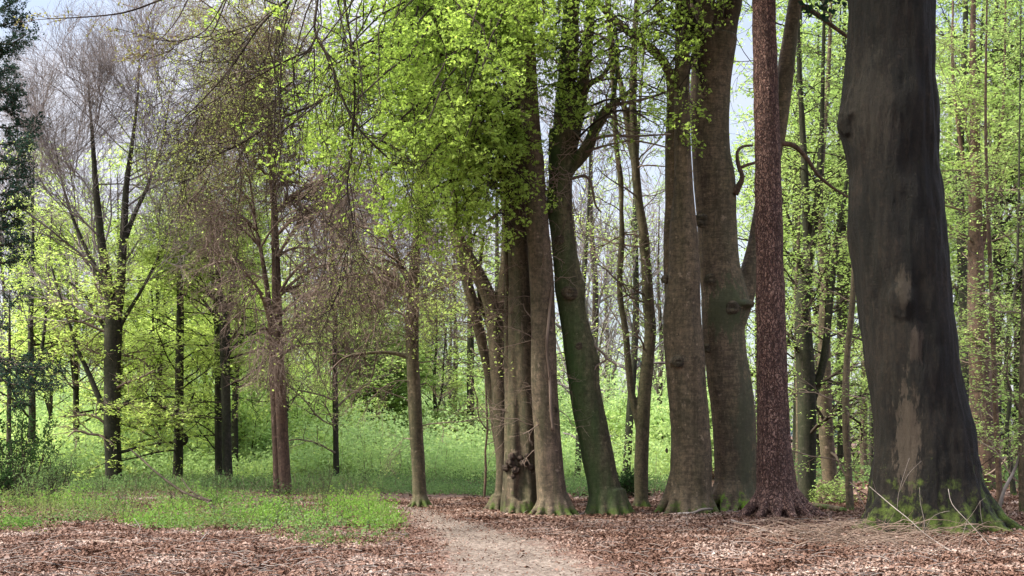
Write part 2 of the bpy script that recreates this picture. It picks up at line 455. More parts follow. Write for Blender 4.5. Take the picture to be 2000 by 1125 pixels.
# ------------------------------------------------------------------ ground, path
def ground_material(name, stops, scale, bumpd, fine=60, edge=False):
    m, n, l = newmat(name)
    out = n.new('ShaderNodeOutputMaterial'); b = n.new('ShaderNodeBsdfPrincipled'); b.inputs['Roughness'].default_value = .95
    b.inputs['Specular IOR Level'].default_value = .1
    l.new(b.outputs[0], out.inputs[0])
    g = n.new('ShaderNodeNewGeometry')
    def noise(s, d=5, r=.6):
        q = n.new('ShaderNodeTexNoise'); q.inputs['Scale'].default_value = s; q.inputs['Detail'].default_value = d
        q.inputs['Roughness'].default_value = r; l.new(g.outputs['Position'], q.inputs['Vector']); return q.outputs['Fac']
    v = n.new('ShaderNodeTexVoronoi'); v.inputs['Scale'].default_value = scale; l.new(g.outputs['Position'], v.inputs['Vector'])
    sp = n.new('ShaderNodeSeparateColor'); l.new(v.outputs['Color'], sp.inputs[0])
    f = math_(n, l, 'ADD', math_(n, l, 'MULTIPLY', sp.outputs[0], .5), math_(n, l, 'MULTIPLY', noise(fine), .5))
    col = ramp_of(n, l, f, stops)
    col = mixc(n, l, .8, col, ramp_of(n, l, noise(.9, 6, .7), [(.3, (.62, .60, .58)), (.7, (1.3, 1.28, 1.25))]), 'MULTIPLY')
    if edge:                       # trodden sand gives way to leaf mould towards the sides
        ea = n.new('ShaderNodeAttribute'); ea.attribute_name = 'edge'
        ef = math_(n, l, 'ADD', ea.outputs['Fac'], math_(n, l, 'MULTIPLY_ADD', noise(2.2, 6, .7), 1.8, -.9))
        col = mixc(n, l, ramp_of(n, l, ef, [(.45, (0, 0, 0)), (.85, (1, 1, 1))]), col, mixc(n, l, f, (.04, .022, .016), (.17, .10, .075)))
    l.new(col, b.inputs['Base Color'])
    bp = n.new('ShaderNodeBump'); bp.inputs['Distance'].default_value = bumpd; bp.inputs['Strength'].default_value = .8
    l.new(f, bp.inputs['Height']); l.new(bp.outputs[0], b.inputs['Normal'])
    return m

M['ground'] = ground_material('forest floor', [(.25, (.035, .020, .015)), (.5, (.10, .058, .042)), (.75, (.19, .125, .095))], 16, .03)
M['path'] = ground_material('sandy path', [(.25, (.060, .044, .034)), (.5, (.13, .102, .082)), (.8, (.225, .185, .152))], 30, .014, 70, True)

def grid(xs, ys, name, mat, dz=0., parent=None):
    X, Yg = np.meshgrid(xs, ys)
    V = np.stack([X, Yg, gz(X, Yg)+dz], -1).reshape(-1, 3)
    i = np.arange(len(xs)*len(ys)).reshape(len(ys), len(xs))
    F = np.stack([i[:-1, :-1], i[:-1, 1:], i[1:, 1:], i[1:, :-1]], -1).reshape(-1, 4)
    return link(name, fastmesh(name, V, F), mat, parent)

def span(a, b, s1, c, s2):
    return np.unique(np.concatenate([np.linspace(a, -c, 18), np.arange(-c, c, s1), np.linspace(c, b, 18)]))
g = grid(span(-900, 900, .5, 30, 0), np.unique(np.concatenate([np.linspace(-60, 0, 10), np.arange(0, 60, .5), np.linspace(60, 1500, 24)])), 'ground', M['ground'])
tag(g, kind='structure')

# path: rows of (py, left px, right px) read on flat ground
PATH = np.array([(2400, 700, 1650), (1500, 900, 1420), (1250, 740, 1440), (1125, 785, 1270), (1090, 800, 1200), (1060, 808, 1115), (1040, 803, 1005),
                 (1021, 786, 915), (1005, 764, 893), (996, 735, 870), (990, 690, 850)], float)
def pathrow(r):
    Y = 3750/(r[0]-850)
    return Y, (r[1]-1000)/2500*Y, (r[2]-1000)/2500*Y
prow = np.array([pathrow(r) for r in PATH])
prow = np.vstack([prow, [28.4, -5.8, -3.0], [29.6, -9.4, -6.2], [30.8, -14.5, -11.5], [31.6, -22, -19]])
def path_edges(Y):
    return np.interp(Y, prow[:, 0], prow[:, 1]), np.interp(Y, prow[:, 0], prow[:, 2])
def path_dist(x, y):
    """negative inside the path"""
    l_, r_ = path_edges(y)
    return np.maximum(l_-x, x-r_)
pv = []
rows = []
s_ = np.linspace(0, len(prow)-1, 140)
k_ = np.clip(s_.astype(int), 0, len(prow)-2); f_ = (s_-k_)[:, None]
pr = prow[k_]*(1-f_)+prow[k_+1]*f_
for i, (Y, l_, r_) in enumerate(pr):
    wl_ = .22*mnoise.noise((Y*.9, 3.1, 0)); wr_ = .25*mnoise.noise((Y*.9, 9.7, 4))
    for u in np.linspace(0, 1, 15):
        x = (l_+wl_)*(1-u)+(r_+wr_)*u
        rows.append((x, Y, float(gz(x, Y))+.004-.0*u))
V = np.array(rows); i = np.arange(len(V)).reshape(len(pr), 15)
F = np.stack([i[:-1, :-1], i[:-1, 1:], i[1:, 1:], i[1:, :-1]], -1).reshape(-1, 4)
pm = fastmesh('path', V, F)
ea = pm.attributes.new('edge', 'FLOAT', 'POINT')
ea.data.foreach_set('value', np.tile(np.abs(np.linspace(-1, 1, 15)), len(pr)).astype(np.float32))
tag(link('path', pm, M['path']), kind='structure')

# ------------------------------------------------------------------ fallen leaves
def litter(n, x0, x1, y0, y1, size, mb, keepf):
    x = rng.uniform(x0, x1, n); y = rng.uniform(y0, y1, n)
    k = (np.abs(x) < y*.46+1.5) & (rng.random(n) < keepf(x, y))
    x, y = x[k], y[k]
    m_ = len(x)
    c = np.stack([x, y, gz(x, y)+.012+.03*rng.random(m_)**2], -1)
    th = rng.random(m_)*2*np.pi
    nrm = norm(np.stack([rng.normal(size=m_)*.42, rng.normal(size=m_)*.42, np.ones(m_)], -1))
    d = np.stack([np.cos(th), np.sin(th), np.zeros(m_)], -1); d = norm(d-(d*nrm).sum(-1, keepdims=True)*nrm); e = np.cross(nrm, d)
    L = size*(.45+.9*rng.random((m_, 1))); W = L*.31
    cu = nrm*L*(rng.normal(size=(m_, 1))*.22)
    cu2 = nrm*L*(rng.normal(size=(m_, 1))*.16)
    V = np.stack([c-d*L*.5+cu2, c-d*L*.12+e*W+cu, c+d*L*.22+e*W*.85+cu, c+d*L*.52+cu2, c+d*L*.22-e*W*.85+cu, c-d*L*.12-e*W+cu], 1)
    b = np.arange(m_)[:, None]*6
    F = np.concatenate([b+np.array([[0, 1, 2, 5]]), b+np.array([[5, 2, 3, 4]])], 0)
    a = rng.random(m_)
    mb.add(V, F, np.concatenate([a, a]))
def pn(x, y, s=1., o=0.):
    return np.array([mnoise.noise((a*s+o, b*s, o)) for a, b in zip(x, y)])
def green_edge(x, y):
    """1 where the low green cover on the left of the path grows"""
    l_, _ = path_edges(y)
    px = 1000+2500*x/np.maximum(y, 1)
    py = 850+3750/np.maximum(y, 1)
    w = np.array([20*mnoise.noise((a*.9, b*.5, 3))+14*mnoise.noise((a*4, b*1.6, 8)) for a, b in zip(np.ravel(x), np.ravel(y))]).reshape(np.shape(x))
    lim = np.interp(px, [-400, 0, 180, 260, 420, 560, 640, 720, 800, 900], [1034, 1032, 1030, 1034, 1026, 1048, 1062, 1058, 1046, 1040])
    rgt = np.interp(py, [960, 988, 1000, 1015, 1030, 1045, 1060], [735, 738, 752, 772, 792, 800, 770])
    return (py < lim+1.4*w) & (px < rgt+w)
def keep(x, y):
    pd = path_dist(x, y)
    k = np.clip((pd+.55)/1.0, .04, 1)**1.5
    k = np.where(green_edge(x, y), k*.9, k)
    nn = pn(x, y, .55, 5.)
    return np.clip(k*np.clip(.85+nn*1.4, .25, 1), 0, 1)
mb = MB()
litter(270000, -9, 9, 12.2, 20, .050, mb, keep)
litter(7000, -9, 9, 12.2, 18, .085, mb, keep)
litter(90000, -8, 9, 12.2, 28, .028, mb, lambda x, y: np.where(green_edge(x, y), 0, np.clip(1.2-np.abs(path_dist(x, y))*1.1, .22, 1)))
litter(150000, -12, 14, 20, 30, .065, mb, keep)
litter(30000, -14, 26, 30, 60, .16, mb, lambda x, y: np.where(x > 0, .8, .1))
tag(mb.build('fallen_leaves', M['litter'], None, smooth=False), 'dry copper brown beech leaves scattered thickly over the forest floor', 'fallen leaves', kind='stuff')

# ------------------------------------------------------------------ tree building
def stem_pts(spec, d, root):
    """(px,py,width px[,depth offset]) -> (x,y,z,r) relative to root"""
    out = []
    for s in spec:
        Y = d+(s[3] if len(s) > 3 else 0)
        p = at(s[0], s[1], Y)-root
        out.append((*p, s[2]/2500*Y/2))
    return out

def add_solid_tube(mb, pts, sides=20, step=.12, seed=0., lobes=0, lobe_amp=0., rough=.03):
    o = spline(pts, step)
    K = len(o)
    V, F = tube_arrays(o[None, :, :3], o[None, :, 3], sides)
    V = V.reshape(K, sides, 3)
    c = o[:, None, :3]
    th = np.arange(sides)*2*np.pi/sides
    fac = np.ones((K, sides))
    for i in range(K):
        for j in range(sides):
            x, y, z = V[i, j]
            fac[i, j] += rough*2*mnoise.noise((x*1.3+seed, y*1.3, z*.6))+rough*mnoise.noise((x*4+seed, y*4, z*1.6))
    if lobes:
        h = np.exp(-np.maximum(o[:, 2], 0)/.9)[:, None]
        fac += lobe_amp*(h+.25)*np.cos(lobes*th[None, :]+seed+o[:, 2:3]*.25)
    V = c+(V-c)*fac[..., None]
    nV = np.vstack([V.reshape(-1, 3), o[0:1, :3], o[-1:, :3]])
    a, b = K*sides, K*sides+1
    j = np.arange(sides); jn = (j+1) % sides
    cap0 = np.stack([jn, j, np.full(sides, a), np.full(sides, -1)], -1)
    cap1 = np.stack([(K-1)*sides+j, (K-1)*sides+jn, np.full(sides, b), np.full(sides, -1)], -1)
    F = np.vstack([F, cap0, cap1])
    base = mb.n
    mb.V.append(nV); mb.F.append(np.where(F >= 0, F+base, -1)); mb.A.append(np.full(len(F), .5)); mb.n += len(nV)

def add_blob(mb, c, rad, seed=0., amp=.2, fr=3.):
    U, W = 18, 12
    u = np.arange(U)*2*np.pi/U; w = np.linspace(-np.pi/2, np.pi/2, W+2)[1:-1]
    V = np.stack([np.cos(w)[:, None]*np.cos(u), np.cos(w)[:, None]*np.sin(u), np.sin(w)[:, None]*np.ones(U)], -1)
    top = np.array([[0, 0, -1.], [0, 0, 1.]])
    A = np.vstack([V.reshape(-1, 3), top])
    A = A*np.array([1+amp*mnoise.noise((x*fr+seed, y*fr, z*fr))+amp*.5*mnoise.noise((x*fr*2.3+seed, y*fr*2.3, z*fr*2.3)) for x, y, z in A])[:, None]
    A = A*np.array(rad)+np.array(c)
    i = np.arange(U*W).reshape(W, U); j = np.roll(i, -1, 1)
    F = np.stack([i[:-1], j[:-1], j[1:], i[1:]], -1).reshape(-1, 4)
    q = np.arange(U); qn = (q+1) % U
    F = np.vstack([F, np.stack([qn, q, np.full(U, U*W), np.full(U, -1)], -1), np.stack([(W-1)*U+q, (W-1)*U+qn, np.full(U, U*W+1), np.full(U, -1)], -1)])
    base = mb.n
    mb.V.append(A); mb.F.append(np.where(F >= 0, F+base, -1)); mb.A.append(np.full(len(F), .5)); mb.n += len(A)

def root_tube(mb, ang, r0, length, rad, h=.45, start=.6, bend=0., zend=-.12):
    pts = []
    for t in (0, .25, .5, .75, 1.):
        a = math.radians(ang+bend*t)
        q = r0*start+length*t
        z = h*(1-t)**2.2+zend*t
        pts.append((math.cos(a)*q, math.sin(a)*q, z, rad*(1-.72*t)))
    add_solid_tube(mb, pts, 10, .08, ang, rough=.06)

def solid_trunk(root, mb, mat, voxel=.03, smooth=6, name='trunk', nz=.012, fr=2.2, ridge=0.):
    V = np.concatenate(mb.V); F = np.concatenate(mb.F)
    me = fastmesh('tmp', V, F)
    o = bpy.data.objects.new('tmp', me); C.objects.link(o)
    md = o.modifiers.new('r', 'REMESH'); md.mode = 'VOXEL'; md.voxel_size = voxel; md.use_smooth_shade = True
    ms = o.modifiers.new('s', 'SMOOTH'); ms.factor = .5; ms.iterations = smooth
    bpy.context.view_layer.update()
    dg = bpy.context.evaluated_depsgraph_get()
    nm = bpy.data.meshes.new_from_object(o.evaluated_get(dg))
    bpy.data.objects.remove(o); bpy.data.meshes.remove(me)
    nm.name = name
    n_ = len(nm.vertices)
    co = np.empty(n_*3, np.float32); nm.vertices.foreach_get('co', co); co = co.reshape(-1, 3)
    no = np.empty(n_*3, np.float32); nm.vertices.foreach_get('normal', no); no = no.reshape(-1, 3)
    dsp = np.array([mnoise.noise((x*fr, y*fr, z*fr*.5))+.5*mnoise.noise((x*fr*3, y*fr*3, z*fr*1.2)) for x, y, z in co])*nz
    if ridge: dsp += ridge*np.array([mnoise.noise((x*6+z*.6, y*6, z*.9))+.6*mnoise.noise((x*13, y*13, z*2.2))-.8*max(0, mnoise.noise((x*3, y*3, z*3.5+7)))**1.5 for x, y, z in co])
    co = co+no*dsp[:, None]
    nm.vertices.foreach_set('co', co.ravel()); nm.update()
    nm.materials.clear()
    ob = link(name, nm, mat, root)
    return ob

def simple_trunk(root, stems, mat, sides=14, name='trunk', lobes=5, amp=.06):
    mb = MB()
    for k, s in enumerate(stems):
        add_solid_tube(mb, s, sides if k == 0 else max(7, sides-4), .2, k*3.1, lobes if k == 0 else 0, amp)
    V = np.concatenate(mb.V); F = np.concatenate(mb.F)
    return link(name, fastmesh(name, V, F), mat, root)

def knot(root, px, py, d, dy, r, tiltx=0., name='branch_scar'):
    """an old branch scar: a raised puckered rim round a hollow, set on the side facing (0,-1,0)"""
    c = at(px, py, d+dy)-root_loc(root)
    n_, m_ = 26, 7
    prof = [(0., -.02), (.25, -.01), (.5, .35), (.75, .42), (1.0, .28), (1.3, .05), (1.5, -.25)]
    V = []
    for k, (a, h) in enumerate(prof):
        for j in range(n_):
            t = j*2*math.pi/n_
            rr_ = a*r*(1+.16*mnoise.noise((math.cos(t)*1.5+px, math.sin(t)*1.5, a)))
            x = math.cos(t)*rr_; z = math.sin(t)*rr_*.8
            V.append((c[0]+x*math.cos(tiltx), c[1]-h*r*.55+abs(x)*math.sin(abs(tiltx))+x*x*.5/r*.5, c[2]+z))
    i = np.arange(m_*n_).reshape(m_, n_); j = np.roll(i, -1, 1)
    F = np.stack([i[:-1], i[1:], j[1:], j[:-1]], -1).reshape(-1, 4)
    return link(name, fastmesh(name, np.array(V), F), M['knot'], root)

def root_loc(r): return np.array(r.location)

def seed_paths(stems, K=14):
    o = [spline(s, K=K) for s in stems]
    a = np.stack(o)
    return a[:, :, :3], a[:, :, 3]

def crown(root, P, R, levels, twm, leafspec=None, lfm=None, tubesides=(5, 4, 3, 3), bname='branches', fname='foliage', clip=None):
    """levels: list of dict for grow. P,R relative to root"""
    mb = MB(); allP = [(P, R)]
    cur = (P, R)
    for k, lv in enumerate(levels):
        cur = grow(cur[0], cur[1], **lv)
        if clip is not None:
            keepm = clip(cur[0][:, -1]+root_loc(root)); cur = (cur[0][keepm], cur[1][keepm])
        allP.append(cur)
        mb.tubes(cur[0], cur[1], tubesides[min(k, 3)])
    b = None
    if mb.V: b = mb.build(bname, twm, root)
    f = None
    if leafspec:
        ml = MB()
        for (lvl, n, size, kw) in leafspec:
            leaves(ml, allP[lvl][0], n, size, **kw)
        f = ml.build(fname, lfm, root, smooth=False)
    return allP, b, f

def base_empty(name, px, by, label, cat='tree', group=None, d=None):
    Y = d or 3750/(by-850)
    x = (px-1000)/2500*Y
    loc = np.array([x, Y, float(gz(x, Y))])
    return empty(name, loc, label, cat, group), Y, loc

def arcs(starts, ends, sag=.3, K=8, r0=.05, r1=.012, wob=.12):
    s = np.array(starts, float); e = np.array(ends, float); n_ = len(s)
    t = np.linspace(0, 1, K)[None, :, None]
    P = s[:, None]*(1-t)+e[:, None]*t
    L = np.linalg.norm(e-s, axis=1)[:, None, None]
    P[..., 2:3] += (4*t*(1-t))*L*sag
    w = rng.normal(size=(n_, K, 3))*wob*L/K; w[:, 0] = 0
    P += np.cumsum(w, axis=1)*.6
    R = (np.linspace(1, 0, K)**.8)[None, :]*(np.asarray(r0)-r1)*np.ones((n_, 1))+r1
    return P, R

def in_poly(px, py, poly):
    poly = np.array(poly, float); ins = np.zeros(len(px), bool); n_ = len(poly)
    for i in range(n_):
        x1, y1 = poly[i]; x2, y2 = poly[(i+1) % n_]
        c_ = ((y1 > py) != (y2 > py)) & (px < (x2-x1)*(py-y1)/(y2-y1+1e-9)+x1)
        ins ^= c_
    return ins

def sample_volume(n, poly, d0, d1):
    """points of a crown's volume, its outline given as seen from the photographer's spot"""
    poly_a = np.array(poly, float); out = []
    while len(out) < n:
        px = rng.uniform(poly_a[:, 0].min(), poly_a[:, 0].max(), 4*n); py = rng.uniform(poly_a[:, 1].min(), poly_a[:, 1].max(), 4*n)
        k = in_poly(px, py, poly)
        for a, b in zip(px[k], py[k]): out.append(at(a, b, rng.uniform(d0, d1)))
    return np.array(out[:n])

def nearest_on(P, R, pts, bias_down=.25, zmax=None):
    """start points on stems for boughs ending at pts"""
    A = P.reshape(-1, 3); RA = R.reshape(-1)
    res = []; rad = []
    for p in pts:
        dd = np.linalg.norm(A-(p-np.array([0, 0, 0])), axis=1)+np.where(A[:, 2] > p[2], .4, 0)*0
        hz = np.linalg.norm((A-p)[:, :2], axis=1)
        score = np.abs((A[:, 2])-(p[2]-bias_down*hz))+.55*hz
        k = int(np.argmin(score)); res.append(A[k]); rad.append(RA[k])
    return np.array(res), np.array(rad)

def vol_crown(root, loc, stems, poly, d0, d1, nb, levels, twm, leafspec=None, lfm=None, sag=.25, r0=.035, down=.25, bname='branches', fname='foliage', extra=None, K=8, rdepth=None):
    P, R = seed_paths(stems, 24)
    ends = sample_volume(nb, poly, d0, d1)-loc
    st, rd = nearest_on(P, R, ends, down)
    BP, BR = arcs(st, ends, sag, K, 1., .012)
    BR = BR*0+np.minimum(rd*.5, r0)[:, None]*(np.linspace(1, .25, K)[None, :])+.004
    if extra is not None:
        BP = np.concatenate([BP, extra[0]]); BR = np.concatenate([BR, extra[1]])
    mb = MB(); mb.tubes(BP, BR, 6)
    cur = (BP, BR); allP = [cur]
    for k, lv in enumerate(levels):
        cur = grow(cur[0], cur[1], **lv); allP.append(cur); mb.tubes(cur[0], cur[1], 4 if k == 0 else 3)
    mb.build(bname, twm, root)
    if leafspec:
        ml = MB()
        for (lvl, n, size, kw) in leafspec: leaves(ml, allP[lvl][0], n, size, **kw)
        ml.build(fname, lfm, root, smooth=False)
    return allP

def top_canopy(root, stems, mat, n=14, size=.13, zr=(2.5, 5.), spread=3.2, per=26, twm=None):
    """the part of the crown that is above the picture: boughs with leaves that shade the wood"""
    P, R = seed_paths([stems[0]], 12)
    top = P[0, -1]
    a = rng.random(n)*2*np.pi; q = spread*np.sqrt(rng.random(n))
    ends = np.stack([top[0]+np.cos(a)*q, top[1]+np.sin(a)*q, top[2]+rng.uniform(zr[0]-2.0, zr[1], n)], -1)
    st = np.repeat(P[0, -1:], n, 0)
    BP, BR = arcs(st, ends, .1, 6, .06, .015)
    mb = MB(); mb.tubes(BP, BR, 5)
    c1 = grow(BP, BR, 5, 1.3, .3, 1., 45, up=.05); mb.tubes(*c1, 3)
    c2 = grow(c1[0], c1[1], 5, .7, .2, 1., 45, K=3, flat=.6); mb.tubes(*c2, 3)
    mb.build('upper_branches', twm or M['twig_dark'], root)
    ml = MB(); leaves(ml, c2[0], per, size, tilt=.45, spread=.12); ml.build('upper_foliage', mat, root, smooth=False)

L_ = lambda **k: k

# ================================================================== the great beech on the right
r, d, loc = base_empty('beech_tree', 1805, 1045, 'massive old beech with near black shaded bark and mossy buttress roots at the right', 'tree')
spec = [(1808, 1075, 235), (1812, 1030, 232), (1813, 980, 224), (1809, 930, 212), (1807, 880, 198), (1796, 800, 186), (1780, 700, 178), (1768, 600, 177), (1757, 500, 180), (1748, 400, 180),
        (1744, 330, 172), (1738, 265, 184), (1737, 215, 186), (1739, 150, 170), (1742, 60, 166), (1743, -60, 164), (1742, -350, 150), (1735, -700, 120)]
stem = stem_pts(spec, d, loc)
mb = MB()
add_solid_tube(mb, stem, 40, .1, 3.3, 7, .045, .018)
r0 = .85
for ang, ln, rad, h in ((205, .95, .24, .8), (180, .85, .2, .5), (228, .75, .28, .7), (252, .55, .28, .7), (275, .55, .3, .85), (298, .7, .30, .75), (322, .9, .30, .9), (345, 1.1, .27, .95), (10, 1.05, .24, .85), (60, .8, .3, .9), (120, .8, .3, .9)):
    root_tube(mb, ang, r0, ln, rad, h, .55, rng.uniform(-14, 14), -.1)
add_blob(mb, at(1655, 235, d-.1)-loc, (.12, .25, .28), 1, .3)
add_blob(mb, at(1765, 585, d-.62)-loc, (.22, .1, .3), 4, .2)
c1 = tuple(at(1776, 860, d-.7)-loc); c2 = tuple(at(1765, 560, d-.7)-loc); c3 = tuple(at(1790, 670, d-.7)-loc); c4 = tuple(at(1735, 660, d-.7)-loc)
c5 = tuple(at(1700, 200, d-.6)-loc)
M['old_beech'] = bark('shade darkened beech bark', (.0045, .0031, .0021), (.0185, .0125, .0082), green=(.012, .017, .006), greenamt=.08, gdir=(-1.2, -.2, 0), moss=.95, scale=1.35,  # crown shade on the trunk is deepened in the bark colour
                      mosscol=(.075, .105, .015), mossedge=.9, wrinkle=.12, dark=.65, bump=1.0, streak=.95,
                      blotches=[(c1, (.17, .6, .85), (.085, .062, .043), .5), (c2, (.12, .6, .32), (.10, .075, .05), .3), (c3, (.10, .6, .30), (.10, .072, .05), .35),
                                (c5, (.35, .6, .8), (.045, .036, .025), .3)])
solid_trunk(r, mb, M['old_beech'], .026, 12, nz=.034, fr=1.9, ridge=.028)
top_canopy(r, [stem], M['leaf_bright'], 64, .15, zr=(-1.5, 4.), spread=8.5, per=30)

# ================================================================== scaly pine
r, d, loc = base_empty('pine_tree', 1516, 1016, 'straight reddish pine trunk with scaly bark beside the old beech', 'tree')
spec = [(1518, 1040, 92), (1518, 1000, 88), (1518, 960, 80), (1515, 920, 74), (1511, 860, 66), (1509, 780, 60), (1507, 680, 58), (1504, 540, 55), (1501, 400, 53), (1498, 250, 50), (1494, 100, 47), (1492, 0, 45), (1490, -250, 40), (1488, -560, 30)]
stem = stem_pts(spec, d, loc)
mb = MB(); add_solid_tube(mb, stem, 28, .08, 7.7, 6, .03, .012)
for ang, ln, rad in ((200, .85, .15), (230, .65, .13), (260, .6, .13), (290, .7, .12), (320, .75, .13), (350, .9, .16), (20, .4, .12), (90, .4, .12), (150, .4, .12)):
    root_tube(mb, ang, .34, ln, rad, .5, .6, rng.uniform(-10, 10), -.06)
solid_trunk(r, mb, M['pine'], .022, 6, nz=.014, fr=5)
mb = MB()
P, R = seed_paths([stem], 12); Q = grow(P[:, 7:], R[:, 7:], 26, 2.2, .55, 1., 80, up=.02, K=6, rr=.3); mb.tubes(*Q, 5)
q2 = grow(Q[0], Q[1], 8, .8, .3, 1., 50, K=4); mb.tubes(*q2, 3); mb.build('upper_branches', M['twig_brown'], r)
ml = MB(); leaves(ml, q2[0], 30, .12, tilt=.9, spread=.08); ml.build('needles', M['needle'], r, smooth=False)

# ================================================================== forked beech (second from the pine)
r, d, loc = base_empty('beech_tree', 1438, 1003, 'stout beech just left of the pine, forked overhead, moss on its foot', 'tree')
spec = [(1438, 1030, 84), (1438, 1000, 82), (1437, 950, 81), (1436, 900, 82), (1432, 800, 85), (1424, 740, 84), (1417, 690, 82), (1413, 640, 84), (1416, 595, 93), (1410, 555, 84), (1403, 500, 80), (1400, 430, 77), (1396, 360, 81), (1388, 290, 75), (1386, 210, 76), (1390, 140, 80), (1396, 70, 90)]
s1 = stem_pts(spec, d, loc)
s2 = stem_pts([(1384, 110, 60), (1372, 20, 54), (1358, -80, 50), (1330, -300, 40), (1290, -600, 26)], d, loc)
s3 = stem_pts([(1408, 110, 50), (1420, 40, 46, .1), (1432, -30, 44, .1), (1460, -300, 34, .3), (1480, -600, 24, .5)], d, loc)
s4 = stem_pts([(1432, 650, 40), (1450, 585, 42, .1), (1462, 540, 38, .15), (1474, 480, 30, .25), (1488, 400, 30, .35), (1508, 320, 30, .45), (1524, 230, 32, .5), (1534, 140, 34, .5), (1543, 70, 28, .5), (1556, -20, 26, .5), (1575, -250, 20, .6)], d, loc)
mb = MB()
add_solid_tube(mb, s1, 30, .09, 1.3, 6, .03, .018)
for s in (s2, s3, s4): add_solid_tube(mb, s, 18, .1, 5, rough=.03)
for ang, ln, rad, h in ((186, .85, .15, .6), (207, .8, .15, .6), (232, .6, .15, .7), (258, .5, .13, .8), (282, .5, .13, .7), (308, .5, .15, .6), (338, .45, .14, .5), (60, .3, .12, .4), (130, .4, .12, .4)):
    root_tube(mb, ang, .36, ln, rad, h, .62, rng.uniform(-12, 12), -.05)
add_blob(mb, at(1447, 595, d-.15)-loc, (.26, .26, .10), 2, .25)
add_blob(mb, at(1424, 588, d-.3)-loc, (.22, .15, .10), 6, .3)
M['beech_fork'] = bark('forked beech bark', (.078, .055, .037), (.155, .112, .077), greenamt=.12, moss=.42, wrinkle=.7, gdir=(.9, -.2, 0), mosscol=(.11, .19, .015), dark=.6,
                       blotches=[(tuple(at(1420, 600, d-.35)-loc), (.42, .5, .55), (.045, .05, .025), .8), (tuple(at(1455, 850, d-.3)-loc), (.22, .5, 1.3), (.05, .045, .03), .7)])
solid_trunk(r, mb, M['beech_fork'], .024, 9, nz=.010, ridge=.007)
knot(r, 1372, 430, d, -.32, .11); knot(r, 1390, 545, d, -.36, .09); knot(r, 1381, 680, d, -.28, .07, .4); knot(r, 1430, 600, d, -.45, .12)
mb = MB()
for s in ([(1434, 378, 22, -.2), (1444, 362, 15, -.25), (1450, 345, 11, -.3), (1443, 325, 10, -.3), (1440, 298, 7, -.3), (1452, 286, 6, -.25), (1470, 284, 5, -.2)], [(1445, 328, 9, -.3), (1460, 322, 7, -.25), (1480, 316, 6, -.2)],
          [(1522, 280, 10, .4), (1550, 284, 9, .4), (1575, 308, 8, .4), (1598, 342, 7, .4), (1625, 365, 6, .4), (1655, 384, 4, .4), (1690, 400, 2, .4)],
          [(1548, 2, 12, .5), (1580, 18, 10, .5), (1612, 40, 9, .5), (1650, 68, 8, .5), (1700, 100, 7, .5), (1760, 120, 4, .5)], [(1385, 60, 16), (1340, 50, 12, -.3), (1290, 30, 11, -.5), (1282, -30, 9, -.5)]):
    mb = MB(); add_solid_tube(mb, stem_pts(s, d, loc), 7, .06, 3, rough=.1); link('branch', fastmesh('branch', np.concatenate(mb.V), np.concatenate(mb.F)), M['redbrown'], r)
vol_crown(r, loc, [s2, s3], [(1180, -40), (1190, 30), (1290, 50), (1310, 150), (1345, 150), (1350, 20), (1440, 10), (1440, -200), (1180, -200)], d-2.2, d-.5, 26,
          [L_(n=5, ln=.75, t0=.3, ang=45, up=-.12, K=5), L_(n=4, ln=.3, ang=45, K=3, flat=.3, up=-.05)], M['twig_dark'],
          [(2, 8, .062, L_(spread=.05, tilt=.7))], M['leaf_bright'], bname='hanging_twigs', fname='foliage')
vol_crown(r, loc, [s2, s3], [(1180, 60), (1260, 190), (1330, 300), (1345, 150), (1290, 50)], d-1.8, d-.6, 8,
          [L_(n=4, ln=.75, t0=.3, ang=45, up=-.12, K=5), L_(n=4, ln=.3, ang=45, K=3, flat=.3, up=-.05)], M['twig_dark'],
          [(2, 6, .060, L_(spread=.05, tilt=.7))], M['leaf_bright'], bname='hanging_twigs', fname='foliage')
top_canopy(r, [s2], M['leaf_bright'], 12, .13)

# ================================================================== smooth tapering beech left of it
r, d, loc = base_empty('beech_tree', 1348, 1008, 'smooth tapering beech with pale left edge, left of the forked beech', 'tree')
spec = [(1346, 1035, 94), (1348, 1000, 88), (1350, 950, 82), (1350, 900, 80), (1347, 820, 77), (1340, 740, 77), (1338, 700, 79), (1333, 640, 77), (1333, 590, 71), (1336, 520, 60), (1335, 450, 54), (1335, 380, 42), (1334, 300, 33), (1332, 200, 31), (1333, 100, 29), (1334, -100, 26), (1336, -500, 18)]
s1 = stem_pts(spec, d, loc)
s2 = stem_pts([(1318, 640, 22, .15), (1308, 560, 22, .2), (1307, 480, 22, .2), (1309, 380, 22, .2), (1310, 280, 22, .2), (1311, 200, 20, .2), (1308, 150, 19, .1), (1290, 112, 19, 0), (1262, 88, 18, 0), (1225, 60, 16, 0), (1190, 28, 14, 0), (1150, -10, 12, 0), (1090, -50, 10, 0)], d, loc)
mb = MB(); add_solid_tube(mb, s1, 30, .09, 2.3, 5, .03, .018); add_solid_tube(mb, s2, 14, .09, 4, rough=.05)
for ang, ln, rad, h in ((188, .55, .13, .85), (215, .5, .15, .55), (245, .42, .14, .45), (275, .4, .14, .4), (305, .42, .15, .45), (335, .45, .14, .45), (30, .3, .12, .3), (90, .3, .12, .3), (150, .3, .12, .4)):
    root_tube(mb, ang, .38, ln, rad, h, .62, rng.uniform(-10, 10), -.08)
add_blob(mb, at(1330, 706, d-.28)-loc, (.2, .12, .13), 3, .3)
solid_trunk(r, mb, M['beech_big'], .024, 9, nz=.010, ridge=.007)
knot(r, 1326, 706, d, -.40, .085); knot(r, 1300, 545, d, -.12, .07, -.8); knot(r, 1303, 880, d, -.12, .04, -1.1)
mb = MB()
